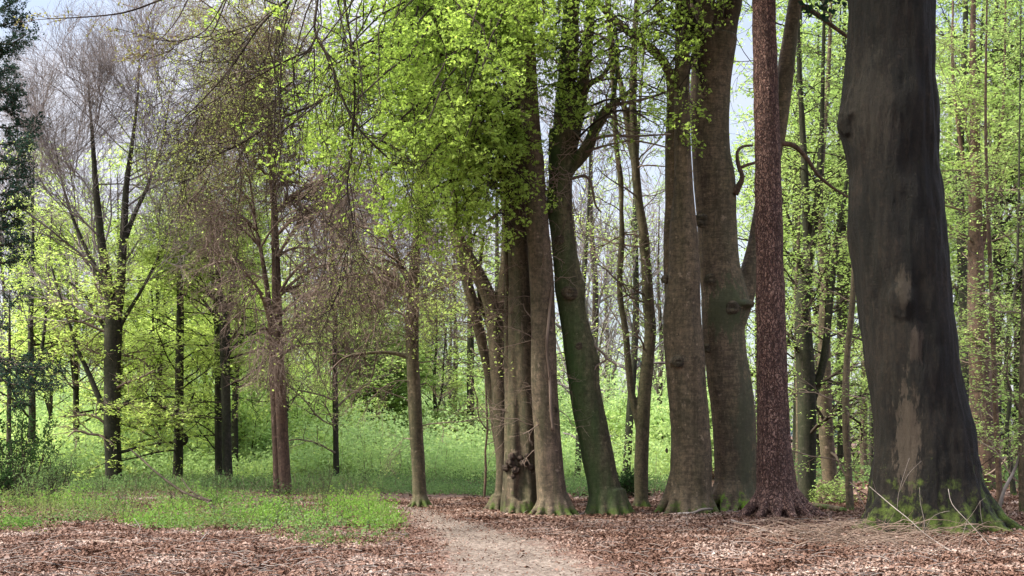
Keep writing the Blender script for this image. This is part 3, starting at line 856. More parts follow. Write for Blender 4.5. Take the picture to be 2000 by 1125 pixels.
for s in ([(1308, 1006, 5, -.4), (1330, 1003, 5, -.5), (1352, 1002, 5, -.55), (1372, 995, 6, -.6), (1392, 994, 4, -.6)],):
    add_solid_tube(mb, stem_pts(s, d, loc), 7, .06, 3, rough=.1)
link('bare_root', fastmesh('bare_root', np.concatenate(mb.V), np.concatenate(mb.F)), M['twig_pale'], r)
top_canopy(r, [s1], M['leaf_bright'], 10, .13)

# ================================================================== leaning mossy beech
r, d, loc = base_empty('beech_tree', 1186, 1008, 'green algae covered beech leaning left above its broad foot', 'tree')
spec = [(1194, 1035, 84), (1189, 1002, 76), (1179, 950, 64), (1169, 900, 62), (1159, 850, 62), (1149, 800, 62), (1141, 750, 62), (1136, 700, 66), (1126, 650, 58), (1117, 600, 54), (1113, 565, 60), (1108, 530, 52), (1101, 480, 48), (1095, 430, 48), (1093, 390, 50), (1096, 345, 46), (1098, 300, 52), (1102, 255, 58)]
s1 = stem_pts(spec, d, loc)
s2 = stem_pts([(1098, 300, 40), (1100, 230, 38), (1108, 150, 36), (1114, 60, 36), (1116, -60, 32), (1120, -400, 22)], d, loc)
s3 = stem_pts([(1112, 300, 28), (1128, 230, 24, .1), (1140, 150, 22, .1), (1150, 60, 20, .1), (1158, -60, 18, .2), (1170, -350, 12, .2)], d, loc)
s4 = stem_pts([(1098, 360, 24), (1116, 330, 20), (1138, 308, 18), (1152, 285, 17), (1162, 262, 15), (1182, 226, 14), (1196, 200, 12), (1204, 150, 10), (1206, 100, 8), (1200, 40, 7)], d, loc)
s5 = stem_pts([(1108, 330, 16), (1135, 295, 14, -.2), (1160, 250, 13, -.2), (1180, 215, 12, -.2), (1215, 190, 10, -.2), (1245, 165, 8, -.2)], d, loc)
s6 = stem_pts([(1122, 230, 14), (1138, 190, 13), (1150, 165, 12), (1175, 150, 11), (1195, 122, 9), (1215, 98, 7), (1240, 96, 6)], d, loc)
mb = MB(); add_solid_tube(mb, s1, 26, .08, 2.9, 5, .035, .02)
for s in (s2, s3, s4, s5, s6): add_solid_tube(mb, s, 12, .08, 2, rough=.06)
for ang, ln, rad, h in ((185, .3, .14, .4), (215, .35, .14, .4), (250, .36, .15, .4), (285, .4, .15, .4), (315, .42, .15, .45), (345, .42, .15, .45), (30, .3, .13, .3), (90, .3, .12, .3), (150, .2, .12, .3)):
    root_tube(mb, ang, .32, ln, rad, h, .62, rng.uniform(-10, 10), -.08)
add_blob(mb, at(1163, 705, d-.05)-loc, (.09, .12, .14), 3, .3)
add_blob(mb, at(1072, 412, d-.05)-loc, (.07, .1, .12), 3, .3)
add_blob(mb, at(1112, 572, d-.2)-loc, (.14, .12, .16), 5, .3)
solid_trunk(r, mb, M['beech_green'], .022, 8, nz=.012, ridge=.007)
knot(r, 1095, 468, d, -.22, .085); knot(r, 1112, 572, d, -.33, .105); knot(r, 1132, 676, d, -.30, .06); knot(r, 1075, 410, d, -.22, .05, -.6)
mb = MB()
for s in ([(1075, 380, 11), (1062, 373, 9, -.1), (1038, 372, 8, -.2), (1015, 382, 7, -.3), (985, 404, 6, -.4), (962, 425, 6, -.4), (940, 440, 5, -.4), (915, 470, 4, -.5), (890, 482, 3, -.5)],
          [(1135, 300, 6), (1180, 285, 5, -.3), (1230, 275, 5, -.4), (1270, 280, 4, -.5), (1310, 290, 3, -.5)],
          [(1148, 275, 7), (1190, 265, 6, -.3), (1240, 266, 5, -.4), (1310, 262, 3, -.5)],
          [(1110, 350, 7), (1145, 345, 6, .2), (1157, 370, 6, .2), (1163, 400, 5, .2), (1175, 415, 4, .2)],
          [(1150, 650, 6), (1162, 675, 5, -.1), (1185, 700, 5, -.2), (1165, 715, 4, -.2), (1155, 740, 3, -.2)], [(1185, 700, 5, -.2), (1205, 715, 3, -.3), (1195, 730, 2, -.3)],
          [(1190, 205, 8), (1230, 200, 7, .2), (1270, 190, 5, .2), (1300, 180, 4, .2)], [(1148, 830, 0), (1150, 830, 0)][:0]):
    if not s: continue
    mb = MB(); add_solid_tube(mb, stem_pts(s, d, loc), 6, .06, 3, rough=.12); link('limb', fastmesh('limb', np.concatenate(mb.V), np.concatenate(mb.F)), M['twig_brown'], r)
P, R = seed_paths([s3, s4, s5, s6, s1], 14)
P[4] = P[4]; 
allp, _, _ = crown(r, P[:4], R[:4], [L_(n=9, ln=1.1, t0=.25, ang=60, angv=20, up=.03, wob=.25, K=6, rr=.3), L_(n=5, ln=.6, ang=50, up=.0, wob=.2, K=4), L_(n=3, ln=.3, ang=45, K=3)], M['twig_brown'])
# the tangle of fine water shoots where the stem divides
P2, R2 = seed_paths([stem_pts([(1085, 400, 30), (1092, 330, 40), (1100, 260, 44)], d-.25, loc)], 8)
crown(r, P2, R2, [L_(n=46, ln=.75, t0=0, ang=75, angv=25, up=.0, wob=.45, K=6, rr=.05, rmin=.006), L_(n=4, ln=.4, ang=50, wob=.3, K=4, rmin=.003)], M['twig_brown'], bname='water_shoots')
top_canopy(r, [s2], M['leaf_bright'], 12, .13)
HANG4 = [(1040, -20), (1060, 150), (1120, 220), (1190, 150), (1230, 110), (1270, 230), (1330, 320), (1345, 150), (1340, -20)]
vol_crown(r, loc, [s2, s3], HANG4, d-3.0, d+.8, 18,
          [L_(n=6, ln=.9, t0=.3, ang=45, up=-.10, K=6, wob=.2), L_(n=6, ln=.4, ang=45, K=4, up=-.05, wob=.2, flat=.4)], M['twig_dark'],
          [(2, 9, .058, L_(spread=.06, zs=.6, tilt=.5))], M['leaf_bright'], sag=.15, r0=.02, down=-.1)
GREEN = (r, d, loc, s2)

# ================================================================== upright brown beech
r, d, loc = base_empty('beech_tree', 1081, 1010, 'upright brown beech with spreading root toes, left of the leaning beech', 'tree')
spec = [(1082, 1035, 72), (1081, 1000, 64), (1076, 950, 58), (1072, 900, 55), (1067, 820, 53), (1063, 740, 51), (1061, 640, 49), (1057, 540, 48), (1050, 440, 44), (1043, 330, 40), (1034, 220, 37), (1028, 100, 35), (1020, -50, 32), (1010, -300, 26), (1000, -550, 18)]
s13 = stem_pts(spec, d, loc)
mb = MB(); add_solid_tube(mb, s13, 24, .09, 1.9, 5, .035, .015)
for ang, ln, rad, h in ((192, .36, .09, .28), (222, .3, .10, .26), (255, .22, .10, .25), (285, .22, .10, .25), (318, .3, .10, .25), (345, .34, .10, .3), (12, .3, .1, .25), (90, .3, .1, .3), (150, .3, .1, .3)):
    root_tube(mb, ang, .30, ln*1.25, rad, h*1.3, .62, rng.uniform(-14, 14), -.04)
solid_trunk(r, mb, M['beech_left'], .022, 8, nz=.010, ridge=.007)
knot(r, 1082, 800, d, -.2, .05, .3)
mb = MB()
for s in ([(1078, 560, 7, -.15), (1072, 620, 6, -.25), (1068, 680, 6, -.25), (1074, 740, 6, -.25), (1076, 800, 6, -.25), (1080, 840, 5, -.25)],):
    add_solid_tube(mb, stem_pts(s, d, loc), 6, .06, 3, rough=.12)
link('climbing_stem', fastmesh('climbing_stem', np.concatenate(mb.V), np.concatenate(mb.F)), M['twig_brown'], r)
P, R = seed_paths([s13], 20)
crown(r, P[:, 4:], R[:, 4:], [L_(n=36, ln=1.0, t0=.0, t1=.8, ang=65, angv=18, up=-.05, wob=.28, K=6, rr=.05, rmin=.004), L_(n=4, ln=.5, ang=50, wob=.25, K=4, rmin=.003), L_(n=2, ln=.25, ang=45, K=3)], M['twig_brown'], bname='side_twigs')
top_canopy(r, [s13], M['leaf_bright'], 12, .13)

# ================================================================== burled twin trunk
r, d, loc = base_empty('beech_tree', 1018, 1007, 'fused twin trunk beech with a dark knobbly burl near the ground', 'tree')
sa = stem_pts([(1001, 1035, 44), (1001, 1000, 36), (1003, 950, 32), (1006, 900, 32), (1006, 850, 28), (1006, 780, 24), (1004, 700, 22), (1002, 600, 20), (1001, 500, 18), (1000, 400, 16), (994, 280, 14), (985, 120, 12), (975, -50, 10)], d, loc)
sb = stem_pts([(1034, 1035, 50), (1034, 1000, 44), (1034, 940, 42), (1033, 880, 42), (1030, 800, 42), (1024, 700, 42), (1019, 600, 40), (1015, 500, 37), (1012, 400, 34), (1008, 300, 32), (1002, 180, 30), (996, 60, 28), (990, -100, 26), (980, -500, 18)], d, loc)
sc_ = stem_pts([(988, 1030, 22, .1), (988, 990, 20, .1), (991, 920, 18, .1), (993, 850, 16, .1), (992, 780, 14, .1), (990, 680, 12, .15), (990, 560, 11, .15), (988, 430, 9, .2), (980, 300, 8, .2)], d, loc)
mb = MB()
for s in (sa, sb, sc_): add_solid_tube(mb, s, 24, .09, 4.4, 5, .13, .05)
for ang, ln, rad, h in ((200, .3, .08, .28), (232, .3, .08, .3), (262, .2, .08, .25), (290, .18, .09, .25), (320, .2, .1, .25), (350, .2, .1, .3), (90, .3, .1, .3), (150, .3, .1, .3)):
    root_tube(mb, ang, .28, ln, rad, h, .55, rng.uniform(-14, 14), -.06)
solid_trunk(r, mb, M['beech_burl'], .020, 6, nz=.014, fr=3)
mb = MB()
for (a, b, rr_, yy) in ((998, 905, .115, -.16), (988, 915, .08, -.1), (1008, 918, .10, -.2), (1000, 892, .08, -.2), (1025, 905, .10, -.24), (1037, 912, .10, -.2), (1030, 890, .075, -.22), (1044, 903, .07, -.12), (1015, 895, .07, -.18), (1003, 930, .07, -.14)):
    add_blob(mb, at(a, b, d+yy+.02)-loc, (rr_*.85, rr_*.8, rr_*.7), a, .4, 2.2)
bo = solid_trunk(r, mb, M['burl'], .014, 1, name='burl', nz=.03, fr=9)
P, R = seed_paths([sb, sa], 20)
crown(r, P[:, 4:], R[:, 4:], [L_(n=34, ln=1.0, t0=.1, t1=.7, ang=65, angv=18, up=-.05, wob=.28, K=6, rr=.05, rmin=.004), L_(n=4, ln=.5, ang=50, wob=.25, K=4, rmin=.003), L_(n=2, ln=.25, ang=45, K=3)], M['twig_brown'], bname='side_twigs')
# its great spring crown, hanging to the left and towards the path
HANG = [(440, -90), (470, 100), (520, 250), (600, 300), (690, 330), (720, 390), (790, 430), (850, 470), (920, 440), (960, 350), (960, 240), (1000, 120), (1120, 90), (1220, 40), (1250, -80)]
HANG2 = [(640, -60), (680, 150), (730, 300), (800, 380), (900, 330), (930, 200), (1000, 80), (1180, 40), (1180, -60)]
HANG3 = [(880, 250), (900, 420), (960, 440), (1040, 330), (1060, 230), (1100, 130), (1180, 90), (1100, 60), (960, 100)]
vol_crown(r, loc, [sb, s13+loc*0 if False else sb], HANG, d-5.5, d+.5, 68,
          [L_(n=8, ln=1.3, t0=.25, ang=42, up=-.24, K=6, wob=.2), L_(n=8, ln=.5, ang=45, K=4, up=-.06, wob=.2, flat=.2), L_(n=1, ln=.2, ang=45, K=3)], M['twig_dark'],
          [(2, 15, .060, L_(spread=.06, zs=.6, tilt=.55)), (3, 6, .060, L_(spread=.05, zs=.6, tilt=.55))], M['leaf_bright'], sag=.22, r0=.03, down=-.1)
vol_crown(r, loc, [sb], HANG2, d-4.0, d-.2, 8,
          [L_(n=6, ln=1.0, t0=.3, ang=42, up=-.16, K=6, wob=.2), L_(n=8, ln=.45, ang=45, K=4, up=-.06, wob=.2, flat=.2)], M['twig_dark'],
          [(2, 15, .060, L_(spread=.07, zs=.6, tilt=.55))], M['leaf_bright'], sag=.22, r0=.025, down=-.1, bname='inner_branches', fname='inner_foliage')
vol_crown(r, loc, [sb], HANG3, d-3.0, d-.6, 6,
          [L_(n=6, ln=.8, t0=.3, ang=42, up=-.14, K=6, wob=.2), L_(n=6, ln=.4, ang=45, K=4, up=-.05, wob=.2, flat=.3)], M['twig_dark'],
          [(2, 12, .060, L_(spread=.06, zs=.6, tilt=.55))], M['leaf_bright'], sag=.15, r0=.02, down=-.1, bname='lower_branches', fname='lower_foliage')
# long sweeping limbs that cross the upper left of the view
sw = []
for s in ([(990, -120, 30), (860, -140, 22, -1.5), (740, -90, 16, -3), (640, -40, 11, -4), (616, 30, 10, -4.3), (618, 70, 10, -4.3), (645, 120, 9, -4.4), (668, 190, 8, -4.5), (700, 250, 7, -4.5), (760, 310, 5, -4.5), (800, 335, 3, -4.5)],
          [(618, 70, 8, -4.3), (600, 100, 7, -4.4), (560, 118, 6, -4.5), (500, 150, 5, -4.6), (430, 190, 4, -4.6), (370, 225, 3, -4.6)],
          [(985, -140, 24), (800, -130, 18, -2), (660, -70, 13, -4), (560, 0, 9, -5), (500, 60, 8, -5.2), (460, 120, 6, -5.2), (410, 180, 5, -5.2), (350, 240, 3, -5.2)],
          [(990, -60, 20), (860, -20, 15, -1.5), (770, 60, 11, -2.5), (700, 140, 9, -3), (620, 200, 8, -3.2), (540, 235, 8, -3.4), (470, 280, 8, -3.5), (400, 310, 6, -3.5), (345, 322, 3, -3.5)],
          [(900, -90, 14, -2), (890, 0, 7, -4), (945, 60, 5, -4.3), (940, 150, 3, -4.4)],
          [(820, -60, 12, -2), (815, 20, 7, -3.6), (790, 60, 6, -3.8), (700, 90, 4, -4), (640, 130, 3, -4)],
          [(820, -60, 12, -2), (830, 30, 6, -3.6), (860, 70, 5, -3.8), (880, 140, 3, -4)],
          [(660, -70, 10, -4), (690, 120, 7, -4.2), (690, 260, 6, -4.2), (678, 360, 6, -4.2), (690, 450, 5, -4.2), (668, 520, 3, -4.2), (660, 600, 2, -4.2)],
          [(985, -140, 26), (760, -170, 20, -3), (520, -110, 15, -6), (380, -30, 9, -7), (300, 5, 6, -7.2), (240, 25, 5, -7.3), (170, 33, 4, -7.3), (110, 36, 3, -7.3), (75, 38, 2, -7.3)],
          [(380, -30, 7, -7), (345, 40, 4, -7.2), (300, 90, 3, -7.3), (270, 118, 2, -7.3)], [(520, -110, 9, -6), (450, -20, 5, -7), (400, 60, 4, -7.2), (330, 80, 3, -7.3), (225, 55, 2, -7.3)],
          [(450, -20, 5, -7), (410, 70, 4, -7), (370, 70, 3, -7.1), (330, 100, 2, -7.2), (280, 118, 1.5, -7.2)]):
    sw.append([(a_[0], a_[1], a_[2], a_[3]*.62) for a_ in stem_pts(s, d, loc)])
for k, s in enumerate(sw):
    mb = MB(); add_solid_tube(mb, s, 6, .1, k, rough=.08); link('sweeping_limb', fastmesh('sweeping_limb', np.concatenate(mb.V), np.concatenate(mb.F)), M['twig_dark'], r)
P, R = seed_paths(sw[:4]+sw[7:8], 16)
a, _, _ = crown(r, P[:, 5:], R[:, 5:], [L_(n=20, ln=1.4, t0=.1, ang=42, up=-.10, K=7, wob=.2, rr=.5, rmin=.005), L_(n=8, ln=.6, ang=42, K=5, up=-.05, wob=.2, rmin=.004), L_(n=4, ln=.25, ang=40, K=3, rmin=.003)], M['twig_dark'],
          [(3, 2.2, .032, L_(spread=.03, tilt=.6))], M['leaf_young'], bname='hanging_twigs', fname='young_leaves')
n = 20
px = rng.uniform(520, 790, n); py = rng.uniform(-80, 120, n); Yd = rng.uniform(18, 21.5, n)
ts = np.array([at(a, b, c_) for a, b, c_ in zip(px, py, Yd)])-loc
te = np.array([at(a+rng.uniform(-60, 50), b+rng.uniform(280, 560), c_+rng.uniform(-.6, .6)) for a, b, c_ in zip(px, py, Yd)])-loc
tp, tr = arcs(np.array([at(rng.uniform(620, 860), -170, 20.3) for _ in range(n)])-loc, ts, .05, 6, .016, .010, .1)
P, R = arcs(ts, te, .06, 10, .010, .003, .35)
mb = MB(); mb.tubes(tp, tr, 4); mb.tubes(P, R, 4); q = grow(P, R, 12, .55, .05, 1, 35, up=-.12, K=5, wob=.2, rmin=.003); mb.tubes(*q, 3); q2 = grow(q[0], q[1], 4, .25, .2, 1, 35, up=-.06, K=3, rmin=.0025); mb.tubes(*q2, 3)
mb.build('hanging_strands', M['twig_dark'], r)
P, R = seed_paths(sw[8:], 16)
crown(r, P[:, 6:], R[:, 6:], [L_(n=8, ln=.5, t0=.1, ang=35, up=.02, K=5, wob=.12, rr=.5, rmin=.005, flat=.2), L_(n=5, ln=.16, ang=35, K=3, up=.03, wob=.1, rmin=.003)], M['twig_brown'],
      [(2, 2, .040, L_(spread=.012, tilt=.9)), (1, 3, .04, L_(spread=.012, tilt=.9))], M['leaf_bud'], bname='budding_twigs', fname='buds')
top_canopy(r, [sb], M['leaf_bright'], 16, .13, spread=4)
BUR = (r, d, loc, sb)

# ================================================================== spreading multi stem beech behind the burl
r, d, loc = base_empty('beech_tree', 978, 998, 'many stemmed beech leaning out to the left behind the burl trunk', 'tree')
sa = stem_pts([(972, 1020, 34), (976, 990, 27), (982, 930, 26), (983, 880, 30), (981, 820, 34), (978, 760, 36), (974, 700, 38), (970, 640, 38), (962, 598, 34), (948, 565, 29), (930, 530, 27), (912, 500, 26), (898, 472, 24), (892, 440, 18), (888, 380, 14), (880, 300, 10)], d, loc)
sb = stem_pts([(972, 640, 26), (984, 560, 24), (990, 470, 22), (985, 380, 18), (972, 280, 16), (955, 180, 14), (935, 60, 12), (915, -80, 10)], d, loc)
sc_ = stem_pts([(978, 900, 18, .3), (966, 820, 18, .35), (956, 740, 19, .4), (944, 680, 20, .4), (930, 620, 21, .4), (915, 560, 21, .4), (902, 510, 20, .4), (890, 470, 17, .4), (880, 430, 14, .4), (860, 360, 10, .4)], d, loc)
sd_ = stem_pts([(968, 700, 10, .5), (955, 640, 10, .5), (940, 590, 9, .5), (935, 540, 8, .5), (945, 460, 6, .5)], d, loc)
mb = MB(); add_solid_tube(mb, sa, 22, .09, 6.1, 4, .05, .03)
for s in (sb, sc_, sd_): add_solid_tube(mb, s, 14, .09, 2.4, rough=.05)
for ang, ln, rad, h in ((185, .4, .09, .3), (215, .3, .08, .3), (250, .25, .09, .3), (300, .25, .09, .3), (90, .3, .1, .3), (150, .3, .1, .3)): root_tube(mb, ang, .2, ln, rad, h, .5, 8, -.06)
solid_trunk(r, mb, M['beech_burl'], .024, 4, nz=.012)
P, R = seed_paths([sa, sb, sc_, sd_], 20)
crown(r, P[:, 5:], R[:, 5:], [L_(n=16, ln=1.5, t0=.1, ang=60, angv=18, up=-.06, wob=.22, K=7, rr=.10, rmin=.006), L_(n=6, ln=.8, ang=50, wob=.25, K=5, rmin=.005, up=-.05), L_(n=4, ln=.35, ang=45, K=3, rmin=.004)], M['twig_brown'],
      [(3, 2, .055, L_(spread=.07, zs=.5, tilt=.5))], M['leaf_yellow'])

# ================================================================== tall slim beech at the bend of the path
r, d, loc = base_empty('beech_tree', 821, 988, 'lone slim beech standing where the path bends out of sight', 'tree')
sa = stem_pts([(823, 1005, 40), (821, 985, 32), (819, 950, 28), (817, 900, 27), (813, 840, 27), (809, 760, 26), (806, 700, 25), (805, 640, 26), (807, 580, 24), (810, 520, 20), (816, 440, 16), (822, 340, 12), (830, 200, 9)], d, loc)
sb = stem_pts([(806, 580, 14), (798, 548, 12), (786, 526, 11), (776, 505, 9), (760, 440, 7), (740, 340, 5)], d, loc)
sc_ = stem_pts([(800, 698, 10), (780, 692, 9), (750, 688, 8), (715, 690, 7), (690, 693, 7), (668, 702, 5), (640, 730, 3)], d, loc)
mb = MB()
for s in (sa, sb, sc_): add_solid_tube(mb, s, 16, .1, 6.1, rough=.03)
for ang in (190, 225, 260, 300, 340, 20, 90, 150): root_tube(mb, ang, .17, .3, .06, .25, .5, 8, -.05)
solid_trunk(r, mb, M['beech'], .022, 3, nz=.01)
P, R = seed_paths([sa, sb, sc_], 18)
crown(r, P[:2, 5:], R[:2, 5:], [L_(n=22, ln=2.0, t0=.0, ang=60, angv=18, up=-.10, wob=.2, K=7, rr=.09, rmin=.005), L_(n=9, ln=1.0, ang=50, wob=.25, K=6, rmin=.004, up=-.08), L_(n=7, ln=.45, ang=45, K=4, rmin=.0035, up=-.05)], M['twig_brown'],
      [(3, .5, .04, L_(spread=.08, zs=.4, tilt=.4))], M['leaf_yellow'])
VEIL3 = [(590, 280), (590, 620), (650, 720), (740, 640), (860, 620), (880, 480), (800, 400), (740, 280)]
vol_crown(r, loc, [sa, sb], VEIL3, d-3., d+1., 26,
          [L_(n=8, ln=1.5, t0=.15, ang=50, up=-.24, K=7, wob=.2, rmin=.006), L_(n=6, ln=.7, ang=48, K=5, up=-.10, wob=.26, rmin=.0045), L_(n=4, ln=.35, ang=42, K=3, rmin=.0035, up=-.08)], M['twig_brown'],
          [(3, .1, .04, L_(spread=.04, tilt=.5))], M['leaf_yellow'], sag=.12, r0=.025, down=.1, bname='twig_veil', fname='young_leaves')
crown(r, P[2:, 5:], R[2:, 5:], [L_(n=10, ln=1.2, t0=.1, ang=60, up=-.25, wob=.2, K=6, rr=.4, rmin=.006), L_(n=5, ln=.5, ang=50, wob=.25, K=4, rmin=.005, up=-.1)], M['twig_brown'], bname='limb_twigs')

# ================================================================== crooked pair behind the leaning beech
r, d, loc = base_empty('beech_tree', 1252, 998, 'crooked slim beech with two stems, right of the leaning beech', 'tree')
sa = stem_pts([(1252, 1020, 36), (1252, 985, 28), (1252, 930, 27), (1254, 860, 26), (1256, 800, 27), (1261, 740, 26), (1267, 680, 24), (1270, 640, 23), (1265, 580, 21), (1262, 520, 20), (1256, 450, 20), (1246, 380, 18), (1240, 300, 16), (1236, 200, 14), (1240, 80, 12), (1248, -80, 9)], d, loc)
sb = stem_pts([(1253, 850, 18), (1244, 812, 16), (1234, 770, 14), (1227, 710, 14), (1222, 650, 13), (1212, 590, 13), (1210, 540, 12), (1214, 480, 12), (1214, 420, 11), (1212, 350, 11), (1203, 280, 10), (1198, 180, 9), (1190, 80, 8), (1180, -60, 6)], d, loc)
sc_ = stem_pts([(1240, 330, 12), (1226, 250, 10), (1215, 180, 9), (1200, 100, 7), (1190, 0, 6)], d, loc)
mb = MB()
for s in (sa, sb, sc_): add_solid_tube(mb, s, 16, .1, 5.1, rough=.06)
for ang in (190, 235, 300, 345, 60, 120): root_tube(mb, ang, .15, .2, .06, .2, .5, 8, -.05)
solid_trunk(r, mb, M['beech'], .022, 3, nz=.014)
P, R = seed_paths([sa, sb, sc_], 18)
crown(r, P[:, 5:], R[:, 5:], [L_(n=16, ln=1.5, t0=.0, ang=55, angv=18, up=.0, wob=.22, K=7, rr=.22, rmin=.006), L_(n=6, ln=.7, ang=50, wob=.25, K=5, rmin=.005), L_(n=3, ln=.3, ang=45, K=3, rmin=.004)], M['twig_brown'],
      [(3, 2., .06, L_(spread=.05, tilt=.35)), (2, 2, .06, L_(spread=.05, tilt=.35))], M['leaf_back'])

# ================================================================== middle distance trees on the left
def mid_tree(name, px, by, label, stems, mat, levels=None, twm=None, leafspec=None, lfm=None, seeds=None, start=4, d=None, voxel=None, cat='tree', group=None):
    r, dd, loc = base_empty(name, px, by, label, cat, group, d)
    if px > 1500 and name != 'sapling': stems = [list(s)+[(s[-1][0]+6, -180, max(2, s[-1][2]*.45)), (s[-1][0]+8, -320, 1)] for s in stems]
    st = [stem_pts(s, dd, loc) for s in stems]
    simple_trunk(r, st, mat, 14, amp=.05)
    if levels:
        P, R = seed_paths([st[k] for k in (seeds or range(len(st)))], 18)
        crown(r, P[:, start:], R[:, start:], levels, twm, leafspec, lfm)
    return r, dd, loc, st

# bare tree against the sky
r, d, loc, st = mid_tree('beech_tree', 221, 957, 'tall bare tree with black trunk and wide grey purple twig crown against the sky',
    [[(222, 975, 42), (222, 950, 34), (221, 900, 32), (219, 850, 32), (219, 800, 32), (220, 700, 33), (221, 640, 34), (219, 600, 26), (210, 550, 20), (200, 490, 17), (192, 420, 14), (186, 350, 11), (180, 260, 7), (172, 160, 3)],
     [(224, 640, 22), (234, 570, 20), (239, 500, 17), (243, 430, 15), (247, 360, 12), (258, 280, 8), (268, 200, 5), (272, 130, 3)],
     [(214, 815, 14), (202, 795, 12), (188, 765, 11), (176, 735, 10), (162, 705, 9), (150, 680, 8), (135, 630, 6), (118, 580, 5), (100, 520, 3)],
     [(226, 800, 11), (250, 785, 8), (290, 777, 6), (330, 775, 5), (352, 778, 3)],
     [(212, 580, 13), (190, 530, 10), (165, 480, 8), (140, 420, 6), (120, 350, 4), (105, 270, 2)],
     [(240, 480, 12), (262, 420, 9), (290, 360, 7), (315, 290, 5), (330, 200, 2)],
     [(222, 660, 10), (205, 640, 8), (180, 600, 7), (160, 570, 5), (120, 540, 3)],
     [(228, 650, 9), (250, 610, 8), (280, 560, 6), (310, 500, 5), (340, 420, 3)],
     [(205, 880, 0.1), (205, 880, .1)],
     [(236, 880, 6), (262, 876, 4), (268, 872, 3)]][:8]+[[(228, 884, 8), (250, 880, 6), (266, 873, 4)]], M['dark'])
P, R = seed_paths([st[k] for k in (0, 1, 4, 5, 7)], 18)
crown(r, P[:, 8:], R[:, 8:], [L_(n=13, ln=2.9, t0=.0, ang=50, angv=14, up=.065, wob=.12, K=8, rr=.3, rmin=.010, tipfall=.3), L_(n=9, ln=1.7, t0=.2, ang=34, up=.09, wob=.14, K=6, rmin=.008), L_(n=7, ln=1.0, t0=.2, ang=33, up=.08, wob=.14, K=4, rmin=.005), L_(n=4, ln=.55, ang=32, up=.05, K=3, rmin=.0035)], M['twig_purple'])
P, R = seed_paths([st[k] for k in (0, 2, 3, 6)], 18)
crown(r, P[:, 3:9], R[:, 3:9], [L_(n=9, ln=1.9, t0=.1, ang=60, up=.0, wob=.2, K=7, rr=.2, rmin=.007), L_(n=7, ln=.9, ang=50, K=5, wob=.2, rmin=.008, flat=.5), L_(n=4, ln=.45, ang=45, K=3, rmin=.006, flat=.5)], M['twig_brown'],
      [(3, 6, .075, L_(spread=.12, zs=.3, tilt=.25)), (2, 6, .075, L_(spread=.12, zs=.3, tilt=.25))], M['leaf_yellow'], bname='lower_branches', fname='foliage')

LEAFY = [L_(n=26, ln=2.3, t0=.0, ang=72, angv=12, up=.02, wob=.14, K=7, rr=.2, rmin=.008, tipfall=.5), L_(n=8, ln=1.1, ang=50, K=5, wob=.15, rmin=.005, flat=.75), L_(n=5, ln=.5, ang=45, K=3, rmin=.004, flat=.85)]
LSPEC = lambda a, s: [(3, a*10, s, L_(spread=.13, zs=.3, tilt=.3)), (2, a*7, s, L_(spread=.12, zs=.3, tilt=.3))]
mid_tree('beech_tree', 346, 953, 'slim beech with a hooked stub and yellow green leaf tiers, right of the bare tree',
    [[(346, 970, 28), (346, 945, 22), (348, 900, 19), (349, 840, 18), (350, 760, 17), (351, 680, 16), (352, 600, 14), (351, 520, 11), (352, 440, 8), (354, 330, 4)],
     [(352, 868, 7), (360, 866, 8), (364, 858, 8), (362, 850, 6), (357, 848, 4)], [(354, 825, 7), (362, 805, 6), (372, 785, 5), (380, 765, 3)]],
    M['dark'], LEAFY, M['twig_dark'], LSPEC(1.7, .075), M['leaf_yellow'], seeds=[0])
mid_tree('beech_tree', 428, 950, 'left stem of a close pair of dark trunks amid yellow green leaves',
    [[(428, 965, 20), (428, 940, 16), (427, 880, 15), (426, 800, 14), (426, 720, 13), (424, 640, 12), (418, 560, 10), (405, 500, 8), (390, 460, 5)], [(425, 660, 8), (418, 620, 6), (400, 590, 5), (370, 560, 3)]],
    M['dark'], LEAFY, M['twig_dark'], LSPEC(1.3, .075), M['leaf_yellow'], seeds=[0])
mid_tree('beech_tree', 446, 955, 'right and thicker stem of a close pair of dark trunks, forked halfway up',
    [[(446, 970, 26), (445, 945, 21), (443, 860, 18), (441, 760, 18), (439, 680, 20), (438, 620, 22), (434, 590, 16), (428, 550, 12), (420, 500, 11), (402, 470, 8), (385, 460, 5)],
     [(441, 625, 16), (450, 590, 12), (455, 540, 11), (458, 490, 10), (466, 430, 9), (470, 380, 7), (475, 320, 4)], [(440, 700, 9), (460, 675, 7), (490, 650, 5), (520, 630, 3)]],
    M['dark'], LEAFY, M['twig_dark'], LSPEC(1.3, .075), M['leaf_yellow'], seeds=[0, 1])

